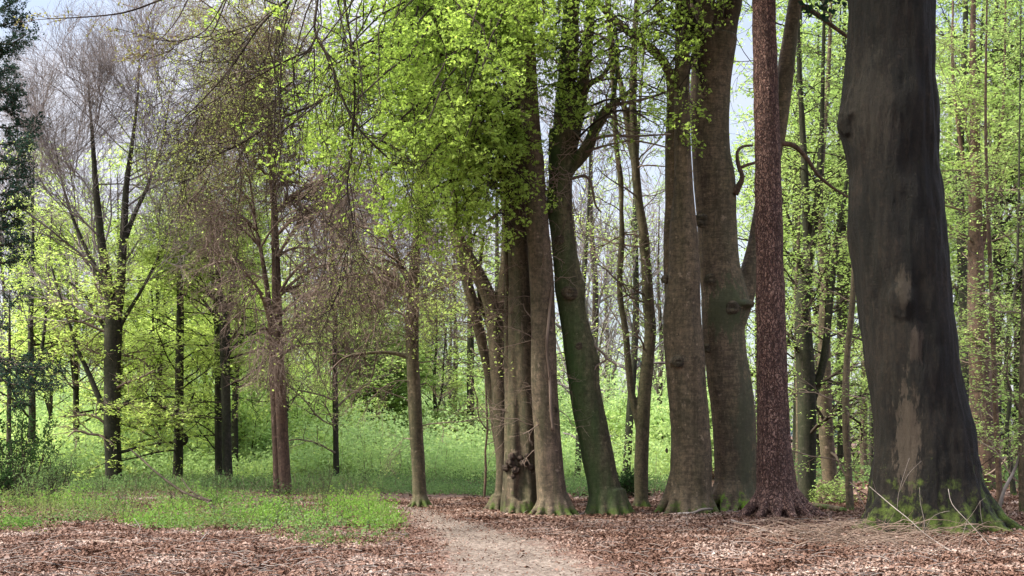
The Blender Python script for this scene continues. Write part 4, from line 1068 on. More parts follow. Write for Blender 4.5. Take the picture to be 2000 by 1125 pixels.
# the brown twiggy tree
r, d, loc, st = mid_tree('beech_tree', 555, 966, 'reddish brown double trunk under a dense veil of bare brown twigs',
    [[(558, 985, 32), (557, 960, 26), (554, 900, 25), (551, 840, 24), (547, 760, 23), (543, 680, 22), (541, 600, 20), (539, 520, 17), (536, 430, 14), (532, 330, 11), (528, 220, 8), (524, 100, 5)],
     [(541, 985, 22), (541, 955, 16), (540, 900, 15), (537, 820, 15), (533, 740, 14), (531, 680, 13), (526, 600, 11), (515, 520, 9), (500, 440, 6), (490, 360, 4)]], M['redbrown'])
VEIL = [(390, 180), (360, 330), (340, 420), (400, 520), (450, 600), (470, 690), (560, 720), (640, 700), (720, 640), (760, 560), (790, 450), (760, 330), (700, 240), (600, 120), (520, 60), (440, 90)]
vol_crown(r, loc, st, VEIL, d-3.5, d+1.5, 54,
          [L_(n=9, ln=1.7, t0=.15, ang=50, up=-.22, K=7, wob=.2, rmin=.007), L_(n=7, ln=.85, ang=45, K=5, up=-.16, wob=.24, rmin=.005), L_(n=4, ln=.4, ang=42, K=3, rmin=.004, up=-.08)], M['twig_brown'],
          [(3, .09, .06, L_(spread=.04, tilt=.5))], M['leaf_yellow'], sag=.18, r0=.04, down=.2, bname='twig_veil', fname='young_leaves')
VEIL2 = [(390, 60), (380, 240), (420, 330), (560, 300), (640, 200), (640, 60), (560, -60), (420, -60)]
vol_crown(r, loc, st, VEIL2, d-4.5, d-1, 36,
          [L_(n=8, ln=1.4, t0=.15, ang=50, up=-.05, K=7, wob=.2, rmin=.008), L_(n=6, ln=.7, ang=48, K=5, up=-.04, wob=.2, rmin=.006), L_(n=3, ln=.35, ang=42, K=3, rmin=.005)], M['twig_brown'],
          [(3, 4, .038, L_(spread=.05, zs=.5, tilt=.4)), (2, 2, .038, L_(spread=.03, tilt=.5))], M['leaf_young'], sag=.1, r0=.03, down=.2, bname='budding_branches', fname='budding_leaves')

mid_tree('beech_tree', 657, 950, 'thin dark straight trunk between the twiggy tree and the path bend',
    [[(657, 965, 15), (657, 940, 13), (656, 860, 11), (655, 780, 11), (654, 700, 10), (655, 600, 8), (650, 500, 6), (648, 400, 4)]],
    M['dark'], [L_(n=18, ln=1.8, t0=.0, ang=60, up=-.05, K=7, wob=.2, rr=.4, rmin=.008), L_(n=8, ln=.8, ang=48, K=5, wob=.2, rmin=.007), L_(n=4, ln=.4, ang=42, K=3, rmin=.006)], M['twig_brown'], LSPEC(.4, .07), M['leaf_yellow'])
mid_tree('beech_tree', 728, 918, 'low forked tree with vivid green leaf tiers, beyond the path bend',
    [[(728, 930, 22), (728, 900, 21), (731, 850, 19), (733, 800, 16), (736, 740, 13), (734, 660, 9), (736, 560, 5)], [(727, 860, 12), (716, 820, 11), (713, 770, 9), (711, 700, 7), (712, 620, 4)],
     [(733, 845, 9), (752, 838, 6), (775, 830, 4)]],
    M['dark'], [L_(n=22, ln=3.0, t0=.0, ang=72, angv=14, up=.03, wob=.14, K=7, rr=.25, rmin=.009, tipfall=.5), L_(n=9, ln=1.5, ang=50, K=5, wob=.15, rmin=.01, flat=.75), L_(n=6, ln=.7, ang=45, K=3, rmin=.008, flat=.85)], M['twig_dark'],
    LSPEC(2.2, .12), M['leaf_back'], d=50, start=3, seeds=[0, 1])
mid_tree('beech_tree', 322, 895, 'thin ivy green pole trunk between the bare tree and the hooked beech', [[(322, 905, 12), (322, 860, 10), (322, 760, 9), (322, 640, 8), (318, 520, 5)]], M['beech_green'], LEAFY, M['twig_dark'], LSPEC(1.4, .10), M['leaf_yellow'], d=46)
mid_tree('larch_tree', 919, 915, 'straight black trunk seen between the path bend and the burl tree', [[(918, 935, 17), (918, 900, 16), (919, 800, 15), (919, 700, 14), (919, 600, 12), (918, 480, 9), (917, 330, 5)]], M['dark'],
    [L_(n=26, ln=2.2, t0=.05, ang=78, up=-.03, K=7, wob=.15, rr=.3, rmin=.010), L_(n=8, ln=.8, ang=48, K=5, wob=.2, rmin=.008), L_(n=4, ln=.4, ang=42, K=3, rmin=.006)], M['twig_brown'], LSPEC(.7, .09), M['leaf_back'], d=50)
mid_tree('larch_tree', 971, 925, 'short stretch of black trunk just left of the many stemmed beech', [[(971, 940, 15), (971, 900, 14), (971, 800, 13), (971, 600, 10), (970, 300, 4)]], M['dark'], LEAFY, M['twig_dark'], LSPEC(.7, .09), M['leaf_back'], d=48)
mid_tree('beech_tree', 1129, 945, 'slim dark trunk seen between the upright and the leaning beeches', [[(1127, 960, 14), (1127, 940, 12), (1130, 880, 12), (1131, 800, 10), (1134, 700, 9), (1138, 600, 8), (1145, 480, 7), (1150, 380, 5), (1155, 200, 3)]], M['dark'],
    [L_(n=22, ln=1.7, t0=.0, ang=50, up=.02, K=7, wob=.2, rr=.4, rmin=.008), L_(n=7, ln=.8, ang=48, K=5, wob=.2, rmin=.007), L_(n=4, ln=.4, ang=42, K=3, rmin=.006)], M['twig_purple'], LSPEC(.3, .07), M['leaf_yellow'])
mid_tree('beech_tree', 1224, 945, 'leaning dark trunk just behind the crooked slim beech', [[(1221, 960, 20), (1223, 930, 17), (1227, 870, 16), (1231, 800, 15), (1237, 720, 14), (1242, 620, 13), (1242, 540, 12), (1240, 450, 11), (1242, 350, 9), (1250, 200, 6), (1262, 40, 4)]], M['dark'],
    [L_(n=22, ln=1.8, t0=.0, ang=45, up=.04, K=7, wob=.2, rr=.4, rmin=.008), L_(n=7, ln=.9, ang=45, K=5, wob=.2, rmin=.007), L_(n=4, ln=.4, ang=42, K=3, rmin=.006)], M['twig_purple'], LSPEC(.5, .075), M['leaf_back'], start=6)
mid_tree('sapling', 946, 976, 'thin crooked sapling between the path and the burl tree',
    [[(946, 985, 6), (946, 970, 5), (949, 920, 5), (948, 880, 4), (952, 840, 4), (950, 780, 4), (948, 720, 3), (952, 650, 2)], [(950, 838, 3), (935, 815, 2.5), (932, 780, 2), (920, 740, 1.5)]], M['redbrown'],
    [L_(n=12, ln=.8, t0=.3, ang=60, up=-.02, K=6, wob=.3, rr=.5, rmin=.005), L_(n=4, ln=.4, ang=48, K=4, wob=.2, rmin=.004)], M['twig_brown'], [(2, 1, .05, L_(tilt=.4, spread=.03))], M['leaf_yellow'], seeds=[0])

# ================================================================== trees on the right, behind the pine and the old beech
RLV = [L_(n=20, ln=2.1, t0=.0, ang=65, angv=18, up=-.02, wob=.2, K=7, rr=.22, rmin=.008, tipfall=.3), L_(n=7, ln=1.0, ang=50, K=5, wob=.18, rmin=.0045, flat=.7), L_(n=5, ln=.45, ang=45, K=3, rmin=.005, flat=.8)]
RLS = lambda a, s: [(3, a*4.4, s, L_(spread=.11, zs=.35, tilt=.3)), (2, a*3.6, s, L_(spread=.1, zs=.35, tilt=.3))]
mid_tree('beech_tree', 1577, 982, 'dark beech with a steep fork half hidden by leaves, right of the pine',
    [[(1576, 1000, 44), (1576, 975, 37), (1576, 920, 35), (1577, 850, 36), (1576, 780, 36), (1572, 700, 36), (1568, 620, 32), (1572, 560, 28), (1580, 500, 22), (1590, 440, 16), (1598, 360, 13), (1605, 260, 10), (1608, 100, 7)],
     [(1570, 600, 20), (1577, 500, 18), (1574, 400, 16), (1570, 300, 13), (1562, 150, 10), (1558, 0, 7)], [(1582, 800, 14), (1600, 740, 16), (1612, 680, 15), (1620, 600, 14), (1628, 520, 13), (1640, 450, 11), (1650, 380, 8), (1660, 250, 5)]],
    M['dark'], RLV, M['twig_dark'], RLS(1.5, .065), M['leaf_back'], start=3)
mid_tree('beech_tree', 1622, 972, 'grey brown curved beech between the dark forked one and the old beech',
    [[(1628, 990, 36), (1624, 960, 31), (1618, 900, 29), (1613, 830, 28), (1610, 750, 28), (1610, 660, 24), (1612, 560, 22), (1606, 460, 18), (1600, 380, 15), (1610, 250, 11), (1620, 100, 8)]],
    M['beech_left'], RLV, M['twig_dark'], RLS(1.5, .065), M['leaf_back'], start=3)
mid_tree('beech_tree', 1661, 995, 'thin upright trunk close to the left side of the old beech',
    [[(1661, 1010, 18), (1660, 985, 15), (1657, 920, 14), (1653, 850, 14), (1652, 760, 14), (1656, 680, 12), (1664, 600, 12), (1668, 520, 10), (1664, 400, 8), (1668, 250, 6)]],
    M['beech_left'], RLV, M['twig_brown'], RLS(1.3, .060), M['leaf_back'], start=2)
for k, (px, by, w) in enumerate(((1688, 940, 13), (1640, 935, 11), (1558, 938, 9), (1702, 948, 9))):
    labs = ['dark thin trunk touching the left outline of the old beech', 'thin pale pole behind the curved grey brown beech', 'thin pole trunk just right of the pine', 'second slender pale pole at the left flank of the old beech']
    mid_tree('beech_tree', px, by, labs[k], [[(px, by+10, w+2), (px+rng.uniform(-3, 3), 800, w), (px+rng.uniform(-6, 6), 600, w*.8), (px+rng.uniform(-8, 8), 350, w*.6), (px, 100, w*.3)]], (M['beech_left'], M['dark'])[k % 2], RLV, M['twig_dark'], RLS(1.3, .09), M['leaf_back'], start=3)
mid_tree('beech_tree', 1920, 958, 'broad trunk veiled in leaf tiers, right of the old beech',
    [[(1926, 975, 58), (1924, 940, 50), (1921, 880, 47), (1917, 800, 44), (1913, 700, 40), (1908, 600, 36), (1906, 500, 30), (1905, 400, 25), (1904, 250, 18), (1900, 80, 12)],
     [(1908, 520, 14), (1930, 420, 12), (1945, 320, 9), (1960, 200, 6)], [(1906, 420, 12), (1885, 330, 9), (1868, 220, 7), (1860, 100, 5)]],
    M['redbrown'], RLV, M['twig_brown'], RLS(2.2, .075), M['leaf_back'], start=1)
mid_tree('beech_tree', 1953, 985, 'straight pole trunk right of the broad leaf veiled trunk', [[(1954, 1000, 14), (1952, 960, 12), (1947, 850, 11), (1942, 740, 10), (1938, 600, 9), (1930, 420, 7), (1925, 200, 5)]], M['redbrown'], RLV, M['twig_brown'], RLS(1., .065), M['leaf_back'], start=3)
mid_tree('beech_tree', 1981, 972, 'thin dark zigzag stem near the right border', [[(1981, 985, 14), (1978, 950, 11), (1972, 890, 10), (1966, 840, 8), (1972, 780, 8), (1965, 720, 7), (1970, 640, 6), (1985, 540, 5), (1990, 350, 4)]], M['dark'], RLV, M['twig_dark'], RLS(1., .065), M['leaf_back'], start=3)
mid_tree('beech_tree', 2000, 1000, 'pale beech trunk cut by the right border', [[(2002, 1015, 24), (2000, 985, 20), (1998, 900, 18), (1998, 800, 16), (2000, 650, 14), (2006, 450, 11), (2010, 200, 8)]], M['beech_left'], RLV, M['twig_brown'], RLS(1.2, .065), M['leaf_back'], start=3)
mid_tree('sapling', 1951, 1000, 'pale young stem leaning to the right beside the old beech', [[(1948, 1010, 9), (1953, 985, 8), (1962, 955, 7), (1978, 925, 6), (1988, 900, 6), (1998, 860, 5), (2012, 800, 4), (2030, 740, 3)]], M['twig_pale'],
    [L_(n=5, ln=.5, t0=.3, ang=50, K=5, rr=.5, rmin=.005)], M['twig_pale'])

# ================================================================== spruces on the left border
def spruce(px, by, top, label, w, boughs, d=None):
    r, dd, loc = base_empty('spruce_tree', px, by, label, 'tree', None, d)
    s = stem_pts([(px, by+15, w*1.2), (px, by, w), (px+2, (by+top)/2, w*.7), (px+3, top, w*.2)], dd, loc)
    simple_trunk(r, [s], M['conifer_bark'], 12)
    P, R = [], []
    for (y0, x1, y1) in boughs:
        a = at(px, y0, dd)-loc; b = at(x1, y1, dd+rng.uniform(-1.2, 1.2))-loc
        q, rr_ = arcs([a], [b], -.10, 8, .03, .008, .05); P.append(q); R.append(rr_)
    P = np.concatenate(P); R = np.concatenate(R)
    crown(r, P, R, [L_(n=12, ln=.5, t0=.12, ang=45, up=-.03, K=5, wob=.1, rr=.4, rmin=.006, flat=.5), L_(n=6, ln=.3, ang=45, K=4, up=-.08, wob=.1, rmin=.005)], M['conifer_bark'],
          [(1, 16, .055, L_(spread=.025, tilt=.9, t0=0)), (2, 9, .05, L_(spread=.022, tilt=.9, t0=0)), (0, 60, .06, L_(spread=.03, tilt=.9))], M['needle'], fname='needles')
    for a_, b_ in zip(P, R):
        mb = MB(); mb.tubes(a_[None], b_[None], 5); mb.build('bough', M['conifer_bark'], r)
bs = []
for y in range(-60, 520, 33):
    reach = np.interp(y, [-60, 60, 130, 200, 260, 330, 420, 520], [45, 68, 22, 45, 95, 70, 50, 45])*rng.uniform(.6, 1.2)
    bs.append((y+10, -12+reach, y-12+reach*.1)); bs.append((y+5, -12-reach*rng.uniform(.6, 1), y+10))
bs += [(690, 100, 715), (700, 112, 735), (705, 80, 750), (730, 50, 745)]
spruce(-10, 952, -200, 'dark blue green spruce cut by the left border', 16, bs, 31)
spruce(16, 948, 560, 'second slim conifer trunk at the left border, nearly bare', 11, [(600, 45, 560), (640, -20, 620), (720, 60, 700), (790, 40, 780)])

def bush(name, label, cat, px, by, poly, d0, d1, nstem, mat, twm, size, per=8, lv=None, tilt=.5):
    r, dd, loc = base_empty(name, px, by, label, cat, None, (d0+d1)/2)
    ends = sample_volume(nstem, poly, d0, d1)-loc
    st = ends.copy(); st[:, 2] = -.03; st[:, :2] = st[:, :2]*.45+rng.normal(size=(nstem, 2))*.1
    P, R = arcs(st, ends, .08, 7, .014, .005, .15)
    mb = MB(); mb.tubes(P, R, 4)
    c1 = grow(P, R, 7, .4, .3, 1., 45, K=4, rmin=.005, up=.03); mb.tubes(*c1, 3)
    c2 = grow(c1[0], c1[1], 4, .2, .3, 1., 45, K=3, rmin=.004); mb.tubes(*c2, 3)
    mb.build('stems', twm, r)
    ml = MB(); leaves(ml, c2[0], per, size, spread=.05, tilt=tilt); leaves(ml, c1[0], per, size, spread=.05, tilt=tilt)
    ml.build('foliage', mat, r, smooth=False)
bush('holly_bush', 'dark glossy holly bush at the left border below the spruce', 'bush', 30, 960, [(-20, 780), (-20, 960), (60, 955), (70, 900), (115, 860), (100, 810), (50, 790), (20, 760)], 29, 31.5, 22, M['leaf_dark'], M['twig_dark'], .07, 4)
bush('elder_bush', 'bluish green young bush in front of the holly', 'bush', 95, 985, [(50, 900), (40, 985), (150, 985), (150, 900), (110, 870)], 28, 30, 16, M['leaf_bramble'], M['twig_dark'], .05, 3)
bush('hazel_bush', 'bright yellow green bush glowing behind the thin dark trunk', 'bush', 625, 935, [(560, 870), (560, 935), (690, 935), (690, 880), (640, 850), (590, 850)], 40, 42, 34, M['leaf_back'], M['twig_dark'], .09, 9)
bush('holly_bush', 'low dark bush at the foot of the crooked slim beech', 'bush', 1228, 965, [(1205, 940), (1205, 965), (1250, 965), (1248, 935), (1225, 925)], 31, 33, 10, M['leaf_dark'], M['twig_dark'], .06, 8)
bush('beech_bush', 'small fresh green beech seedling at the foot of the thin trunk by the old beech', 'bush', 1632, 985, [(1605, 965), (1600, 988), (1650, 990), (1650, 968), (1625, 955)], 27.5, 28.5, 9, M['leaf_back'], M['twig_brown'], .06, 4, tilt=.25)

# ================================================================== undergrowth
def thicket(n, xfun, y0, y1, h0, h1, mb, ms, size, per, spread=.35, tilt=.5, a0=0., a1=1., stem=True):
    y = rng.uniform(y0, y1, n); x = xfun(y, n)
    h = rng.uniform(h0, h1, n)*(.45+1.1*np.clip(.5+1.1*pn(x, y, .22, 2.2), 0, 1))
    c = np.stack([x, y, gz(x, y)], -1)
    tz = rng.random((n, per))**.8
    p = c[:, None, :]+np.stack([rng.normal(size=(n, per))*spread*(.5+.5*tz), rng.normal(size=(n, per))*spread, tz*h[:, None]+rng.normal(size=(n, per))*.05], -1)
    n0 = len(mb.A); leaf_quads(mb, p.reshape(-1, 3), size, tilt)
    pa = np.clip(rng.normal(.5, .28, n), 0, 1); mb.A[-1] = np.clip(np.repeat(pa, per)*.75+.25*mb.A[-1], 0, 1)
    if stem:
        top = c+np.stack([rng.normal(size=n)*.2, rng.normal(size=n)*.2, h*.95], -1)
        q_ = rng.random(n) < .3; P, R = arcs(c[q_], top[q_], .0, 5, .010, .004, .35); ms.tubes(P, R, 3)
wide = lambda y, n: rng.uniform(-.47, .47, n)*y
mb, ms = MB(), MB()
thicket(2000, lambda y, n: rng.uniform(-.47, .15, n)*y, 38, 50, .8, 1.9, mb, ms, .10, 80, .4)
thicket(2200, lambda y, n: rng.uniform(-.47, .17, n)*y, 50, 80, 2.0, 4.6, mb, ms, .16, 90, .6)
o = mb.build('undergrowth', M['leaf_mint'], None, smooth=False)
tag(o, 'pale green thicket of young shrubs filling the clearing behind the trees', 'undergrowth', kind='stuff')
s = ms.build('stems', M['twig_brown'], o)
mb, ms = MB(), MB()
thicket(2300, lambda y, n: rng.uniform(-.47, .13, n)*y, 32, 39, .10, .38, mb, ms, .06, 28, .25)
thicket(500, lambda y, n: rng.uniform(.2, .5, n)*y, 34, 60, .2, .8, mb, ms, .09, 30, .3)
o = mb.build('bramble_thicket', M['leaf_bramble'], None, smooth=False)
tag(o, 'low dark green bramble band below the pale thicket', 'brambles', kind='stuff')
ms.build('stems', M['twig_brown'], o)

# round bushes standing in the clearing
def bush_mesh(mat):
    r = empty('green_bush', (0, 0, 0), 'rounded pale green bush standing out of the clearing thicket', 'bush', 'rounded bushes in the clearing thicket')
    ns = 26; e = rng.normal(size=(ns, 3))*np.array([.8, .8, .5])+np.array([0, 0, 1.9]); e[:, 2] = np.clip(e[:, 2], .6, 3.2)
    st = e.copy(); st[:, 2] = -.05; st[:, :2] *= .2
    P, R = arcs(st, e, .08, 7, .02, .007, .15); mb = MB(); mb.tubes(P, R, 4)
    c1 = grow(P, R, 8, .6, .25, 1., 45, K=4, rmin=.007, up=.03); mb.tubes(*c1, 3); c2 = grow(c1[0], c1[1], 4, .3, .3, 1., 45, K=3, rmin=.005)
    mb.build('stems', M['twig_dark'], r); ml = MB(); leaves(ml, c2[0], 9, .10, spread=.09, tilt=.45); leaves(ml, c1[0], 6, .10, spread=.09, tilt=.45); ml.build('foliage', mat, r, smooth=False)
    return r
BT = [bush_mesh(M['leaf_mint']), bush_mesh(M['leaf_back'])]
for k in range(26):
    t = BT[k % 2]; o = t
    if k > 1:
        o = t.copy(); C.objects.link(o)
        for ch in t.children:
            c_ = ch.copy(); C.objects.link(c_); c_.parent = o
    Yb = rng.uniform(43, 62); xb = rng.uniform(-.42, .15)*Yb; o.location = (xb, Yb, float(gz(xb, Yb))); o.rotation_euler = (0, 0, rng.uniform(0, 6.28)); sb_ = rng.uniform(.7, 1.25); o.scale = (sb_*1.1, sb_*1.1, sb_)
# low green cover left of the path
def cover(n, mat, size, hgt, name, label, cat, thr, off, a0=0., per=16, ylim=(15, 34), spread=.09, patches=None):
    y = rng.uniform(*ylim, n); x = rng.uniform(-.48, -.02, n)*y
    k = green_edge(x, y); x, y = x[k], y[k]
    m_ = pn(x, y*.6, .55, off)+.35*pn(x, y, 1.9, off+3); k = m_ > thr-.0*rng.random(len(x)); x, y, m_ = x[k], y[k], m_[k]
    if patches is not None:
        e_ = np.max([1-((x-a)/ra)**2-((y-b)/rb)**2 for a, b, ra, rb in patches], 0); k = e_+1.1*pn(x, y, 1.4, off+1) > .42; x, y, m_ = x[k], y[k], m_[k]
    n_ = len(x); h = hgt*(.5+rng.random(n_))*(.6+1.3*np.clip(.5+pn(x, y, 1.1, off+5), 0, 1))*np.clip(.5+(m_-thr)*2.2, .4, 1.3)
    c = np.stack([x, y, gz(x, y)], -1)
    t = rng.random((n_, per))
    p = c[:, None]+np.stack([rng.normal(size=(n_, per))*spread, rng.normal(size=(n_, per))*spread, t*h[:, None]], -1)
    mb = MB(); leaf_quads(mb, p.reshape(-1, 3), size, .5)
    pa = np.clip(.5+1.2*(m_-thr)+rng.normal(0, .15, n_), 0, 1); mb.A[-1] = np.clip(np.repeat(pa, per)*.6+.4*mb.A[-1], 0, 1)
    o = mb.build(name, mat, None, smooth=False); tag(o, label, cat, kind='stuff')
    q_ = rng.random(n_) < .2; ms = MB(); P, R = arcs(c[q_], (c+np.stack([rng.normal(size=n_)*.06, rng.normal(size=n_)*.06, h], -1))[q_], 0, 3, .003, .002); ms.tubes(P, R, 3)
    ms.build('stems', M['twig_brown'], o)
cover(7500, M['leaf_low'], .044, .17, 'bilberry_cover', 'fresh green bilberry patches at the left of the path', 'bilberry', -.6, 1.3, per=20, ylim=(15, 31), patches=[(-5.9, 22, 1.5, 1.6), (-4.6, 22.4, 1.2, 1.6), (-2.9, 22.5, 1.2, 2.4), (-1.9, 20.5, .9, 1.5), (-8.6, 21, 1.2, .9), (-6.5, 27.5, 1.0, 1.4), (-3.2, 27, .9, 1.), (-9.5, 27, 1.3, 1.2)])
cover(9000, M['leaf_cover'], .044, .18, 'bramble_cover', 'sparse olive brambles and twigs around the bilberry', 'brambles', -.02, 6.3, per=8, ylim=(15, 38))
cover(5000, M['leaf_bramble'], .05, .22, 'ivy_cover', 'dark green ivy and bramble tufts among the dead leaves', 'ground cover', .15, 9.3, per=10, ylim=(17, 38))
# bare twiggy stalks rising through it
n = 380
y = rng.uniform(19, 36, n); x = rng.uniform(-.46, -.05, n)*y; k = green_edge(x, y); x, y = x[k], y[k]; n = len(x)
c = np.stack([x, y, gz(x, y)], -1); h = rng.uniform(.25, .8, n)
P, R = arcs(c, c+np.stack([rng.normal(size=n)*.15, rng.normal(size=n)*.15, h], -1), .1, 5, .004, .0025, .2)
ms = MB(); ms.tubes(P, R, 3); q = grow(P, R, 4, .25, .3, 1, 45, K=3, rmin=.003); ms.tubes(*q, 3)
tag(ms.build('dry_stalks', M['twig_dark']), 'thin brown dead stalks standing in the low green cover', 'stalks', kind='stuff')
# grass fringe beside the path
def grass(n, cond, h0, h1, mb):
    y = rng.uniform(15, 30, n); x = rng.uniform(-.45, .1, n)*y
    k = cond(x, y); x, y = x[k], y[k]; n = len(x)
    c = np.stack([x, y, gz(x, y)], -1); th = rng.random(n)*6.28
    w = np.stack([np.cos(th), np.sin(th), th*0], -1)*.005
    h = rng.uniform(h0, h1, n)[:, None]; up = norm(np.stack([rng.normal(size=n)*.4, rng.normal(size=n)*.4, np.ones(n)], -1))
    tip = c+up*h+np.stack([rng.normal(size=n)*.02, rng.normal(size=n)*.02, -h[:, 0]*.2], -1)
    V = np.stack([c-w, c+w, tip+w*.2, tip-w*.2], 1)
    mb.add(V, np.arange(n*4).reshape(n, 4), rng.random(n))
def gcond(x, y):
    px = 1000+2500*x/y; py = 850+3750/y
    lim = np.interp(px, [480, 560, 640, 720, 800, 830], [1030, 1052, 1068, 1064, 1048, 1030])
    return (py < lim+8) & (py > lim-26) & (px > 500) & (px < 815) & (x < path_edges(y)[0]-.05) | ((px < 120) & (py > 1018) & (py < 1036))
mb = MB(); grass(14000, gcond, .04, .12, mb)
tag(mb.build('grass_fringe', M['grass'], None, smooth=False), 'short bright grass fringe where the cover meets the path', 'grass', kind='stuff')

# ================================================================== far woods
def far_conifers(n, y0, y1, xf, h0, h1, mb):
    for _ in range(n):
        Y = rng.uniform(y0, y1); X = xf()*Y; h = rng.uniform(h0, h1); w = h*rng.uniform(.18, .26)
        m_ = 420
        t = rng.random(m_)**.75; a = rng.random(m_)*2*np.pi; rr_ = w*(1-t*.96)*np.sqrt(rng.random(m_))*(.8+.35*np.sin(t*40+a*2))
        c = np.stack([X+np.cos(a)*rr_, Y+np.sin(a)*rr_, t*h], -1)
        leaf_quads(mb, c, h*.07, .6, a0=0, droop=.6)
mb = MB()
far_conifers(60, 150, 210, lambda: rng.uniform(-.08, .16), 6.5, 11.5, mb)
far_conifers(60, 110, 170, lambda: rng.uniform(-.5, -.06), 9, 20, mb)
far_conifers(30, 150, 200, lambda: rng.uniform(.14, .5), 6, 11, mb)
far_conifers(7, 78, 90, lambda: rng.uniform(-.065, -.03), 3.2, 4.4, mb)
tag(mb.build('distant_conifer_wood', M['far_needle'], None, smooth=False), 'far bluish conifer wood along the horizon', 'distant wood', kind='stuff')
mb = MB()
n = 900
for (n, a, b, y0, y1, h0, h1) in ((420, -.5, -.02, 85, 120, 4, 12), (160, -.05, .16, 90, 120, 2.5, 5)):
    Y = rng.uniform(y0, y1, n); X = rng.uniform(a, b, n)*Y; h = rng.uniform(h0, h1, n)
    p = np.stack([X, Y, h*.5], -1)[:, None, :]+rng.normal(size=(n, 110, 3))*np.array([1.3, 1.3, 1.])*np.stack([np.ones(n), np.ones(n), h*.28], -1)[:, None]
    p[..., 2] = np.abs(p[..., 2]); leaf_quads(mb, p.reshape(-1, 3), .32, .4)
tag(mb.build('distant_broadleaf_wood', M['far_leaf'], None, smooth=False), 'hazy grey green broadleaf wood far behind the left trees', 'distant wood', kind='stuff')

# ---- more trees behind, copies of a few kinds
def template(kind, label, group):
    r = empty('beech_tree', (0, 0, 0), label, 'tree', group)
    H = 13
    s1 = [(0, 0, -.3, .19), (0, 0, 0, .16), (.06, .02, 3, .14), (-.05, .05, 6, .11), (.1, 0, 9, .07), (.05, .1, H, .02)]
    s2 = [(0, 0, 3.6, .08), (.5, .1, 5.4, .07), (.7, .2, 8, .05), (1.0, .1, 11, .02)]
    simple_trunk(r, [s1, s2], M['dark' if kind != 'bare' else 'conifer_bark'], 9)
    P, R = seed_paths([s1, s2], 14)
    if kind == 'bare':
        crown(r, P[:, 4:], R[:, 4:], [L_(n=15, ln=3.4, t0=.0, ang=38, up=.10, wob=.14, K=7, rr=.45, rmin=.014), L_(n=8, ln=1.7, ang=32, K=5, up=.08, rmin=.012), L_(n=6, ln=.9, ang=30, K=4, up=.06, rmin=.009)], M['twig_purple'])
    else:
        crown(r, P[:, 2:], R[:, 2:], [L_(n=18, ln=3.0, t0=.0, ang=68, up=.02, wob=.14, K=7, rr=.35, rmin=.013), L_(n=8, ln=1.3, ang=50, K=4, rmin=.008, flat=.7), L_(n=4, ln=.6, ang=45, K=3, rmin=.006, flat=.8)], M['twig_dark'],
              [(3, 11 if kind == 'leafy' else 12, .11, L_(spread=.18, zs=.3, tilt=.28)), (2, 10, .11, L_(spread=.16, zs=.3, tilt=.28))], M['leaf_back' if kind == 'leafy' else 'leaf_yellow'])
    return r
def place(tmpl, x, Y, rz, sc, first, zsc=1.):
    o = tmpl
    if not first:
        o = tmpl.copy(); C.objects.link(o)
        for ch in tmpl.children:
            c_ = ch.copy(); C.objects.link(c_); c_.parent = o
    o.location = (x, Y, float(gz(x, Y))-.05); o.rotation_euler = (0, 0, rz); o.scale = (sc, sc, sc*zsc)
    return o
T1 = template('leafy', 'slender leafy beech among its like in the wood behind the right hand trunks', 'leafy beeches behind the right hand trunks')
spots = [(1556, 44), (1600, 52), (1645, 46), (1688, 58), (1730, 50), (1880, 42), (1905, 56), (1945, 46), (1990, 50), (2040, 44), (1850, 60), (1530, 62), (2100, 52), (1970, 66), (1480, 72), (1760, 64)]
for k, (px, Y) in enumerate(spots): place(T1, (px-1000)/2500*Y, Y, rng.uniform(0, 6.28), rng.uniform(.9, 1.2), k == 0, 1.45)
T2 = template('bare', 'hazy bare tree with grey purple twigs far behind the undergrowth', 'bare trees behind the undergrowth')
spots = [(40, 55), (95, 62), (150, 70), (285, 60), (330, 74), (430, 66), (600, 70), (740, 70), (1160, 46), (1185, 60), (1290, 54), (1310, 70), (-40, 60), (890, 56)]
for k, (px, Y) in enumerate(spots): place(T2, (px-1000)/2500*Y, Y, rng.uniform(0, 6.28), rng.uniform(.8, 1.15), k == 0)
T3 = template('yellow', 'young yellow green tree rising out of the pale thicket', 'young yellow green trees in the thicket')
spots = [(150, 42, .75), (60, 40, .8), (235, 43, .8), (460, 41, .75), (560, 44, .62), (270, 50, .75), (310, 42, .72), (400, 46, .75), (495, 52, .7), (690, 55, .7), (850, 52, .62), (880, 58, .7), (100, 50, .6), (1100, 62, .5), (590, 58, .6), (1290, 64, .5)]
for k, (px, Y, sc) in enumerate(spots): place(T3, (px-1000)/2500*Y, Y, rng.uniform(0, 6.28), sc, k == 0)

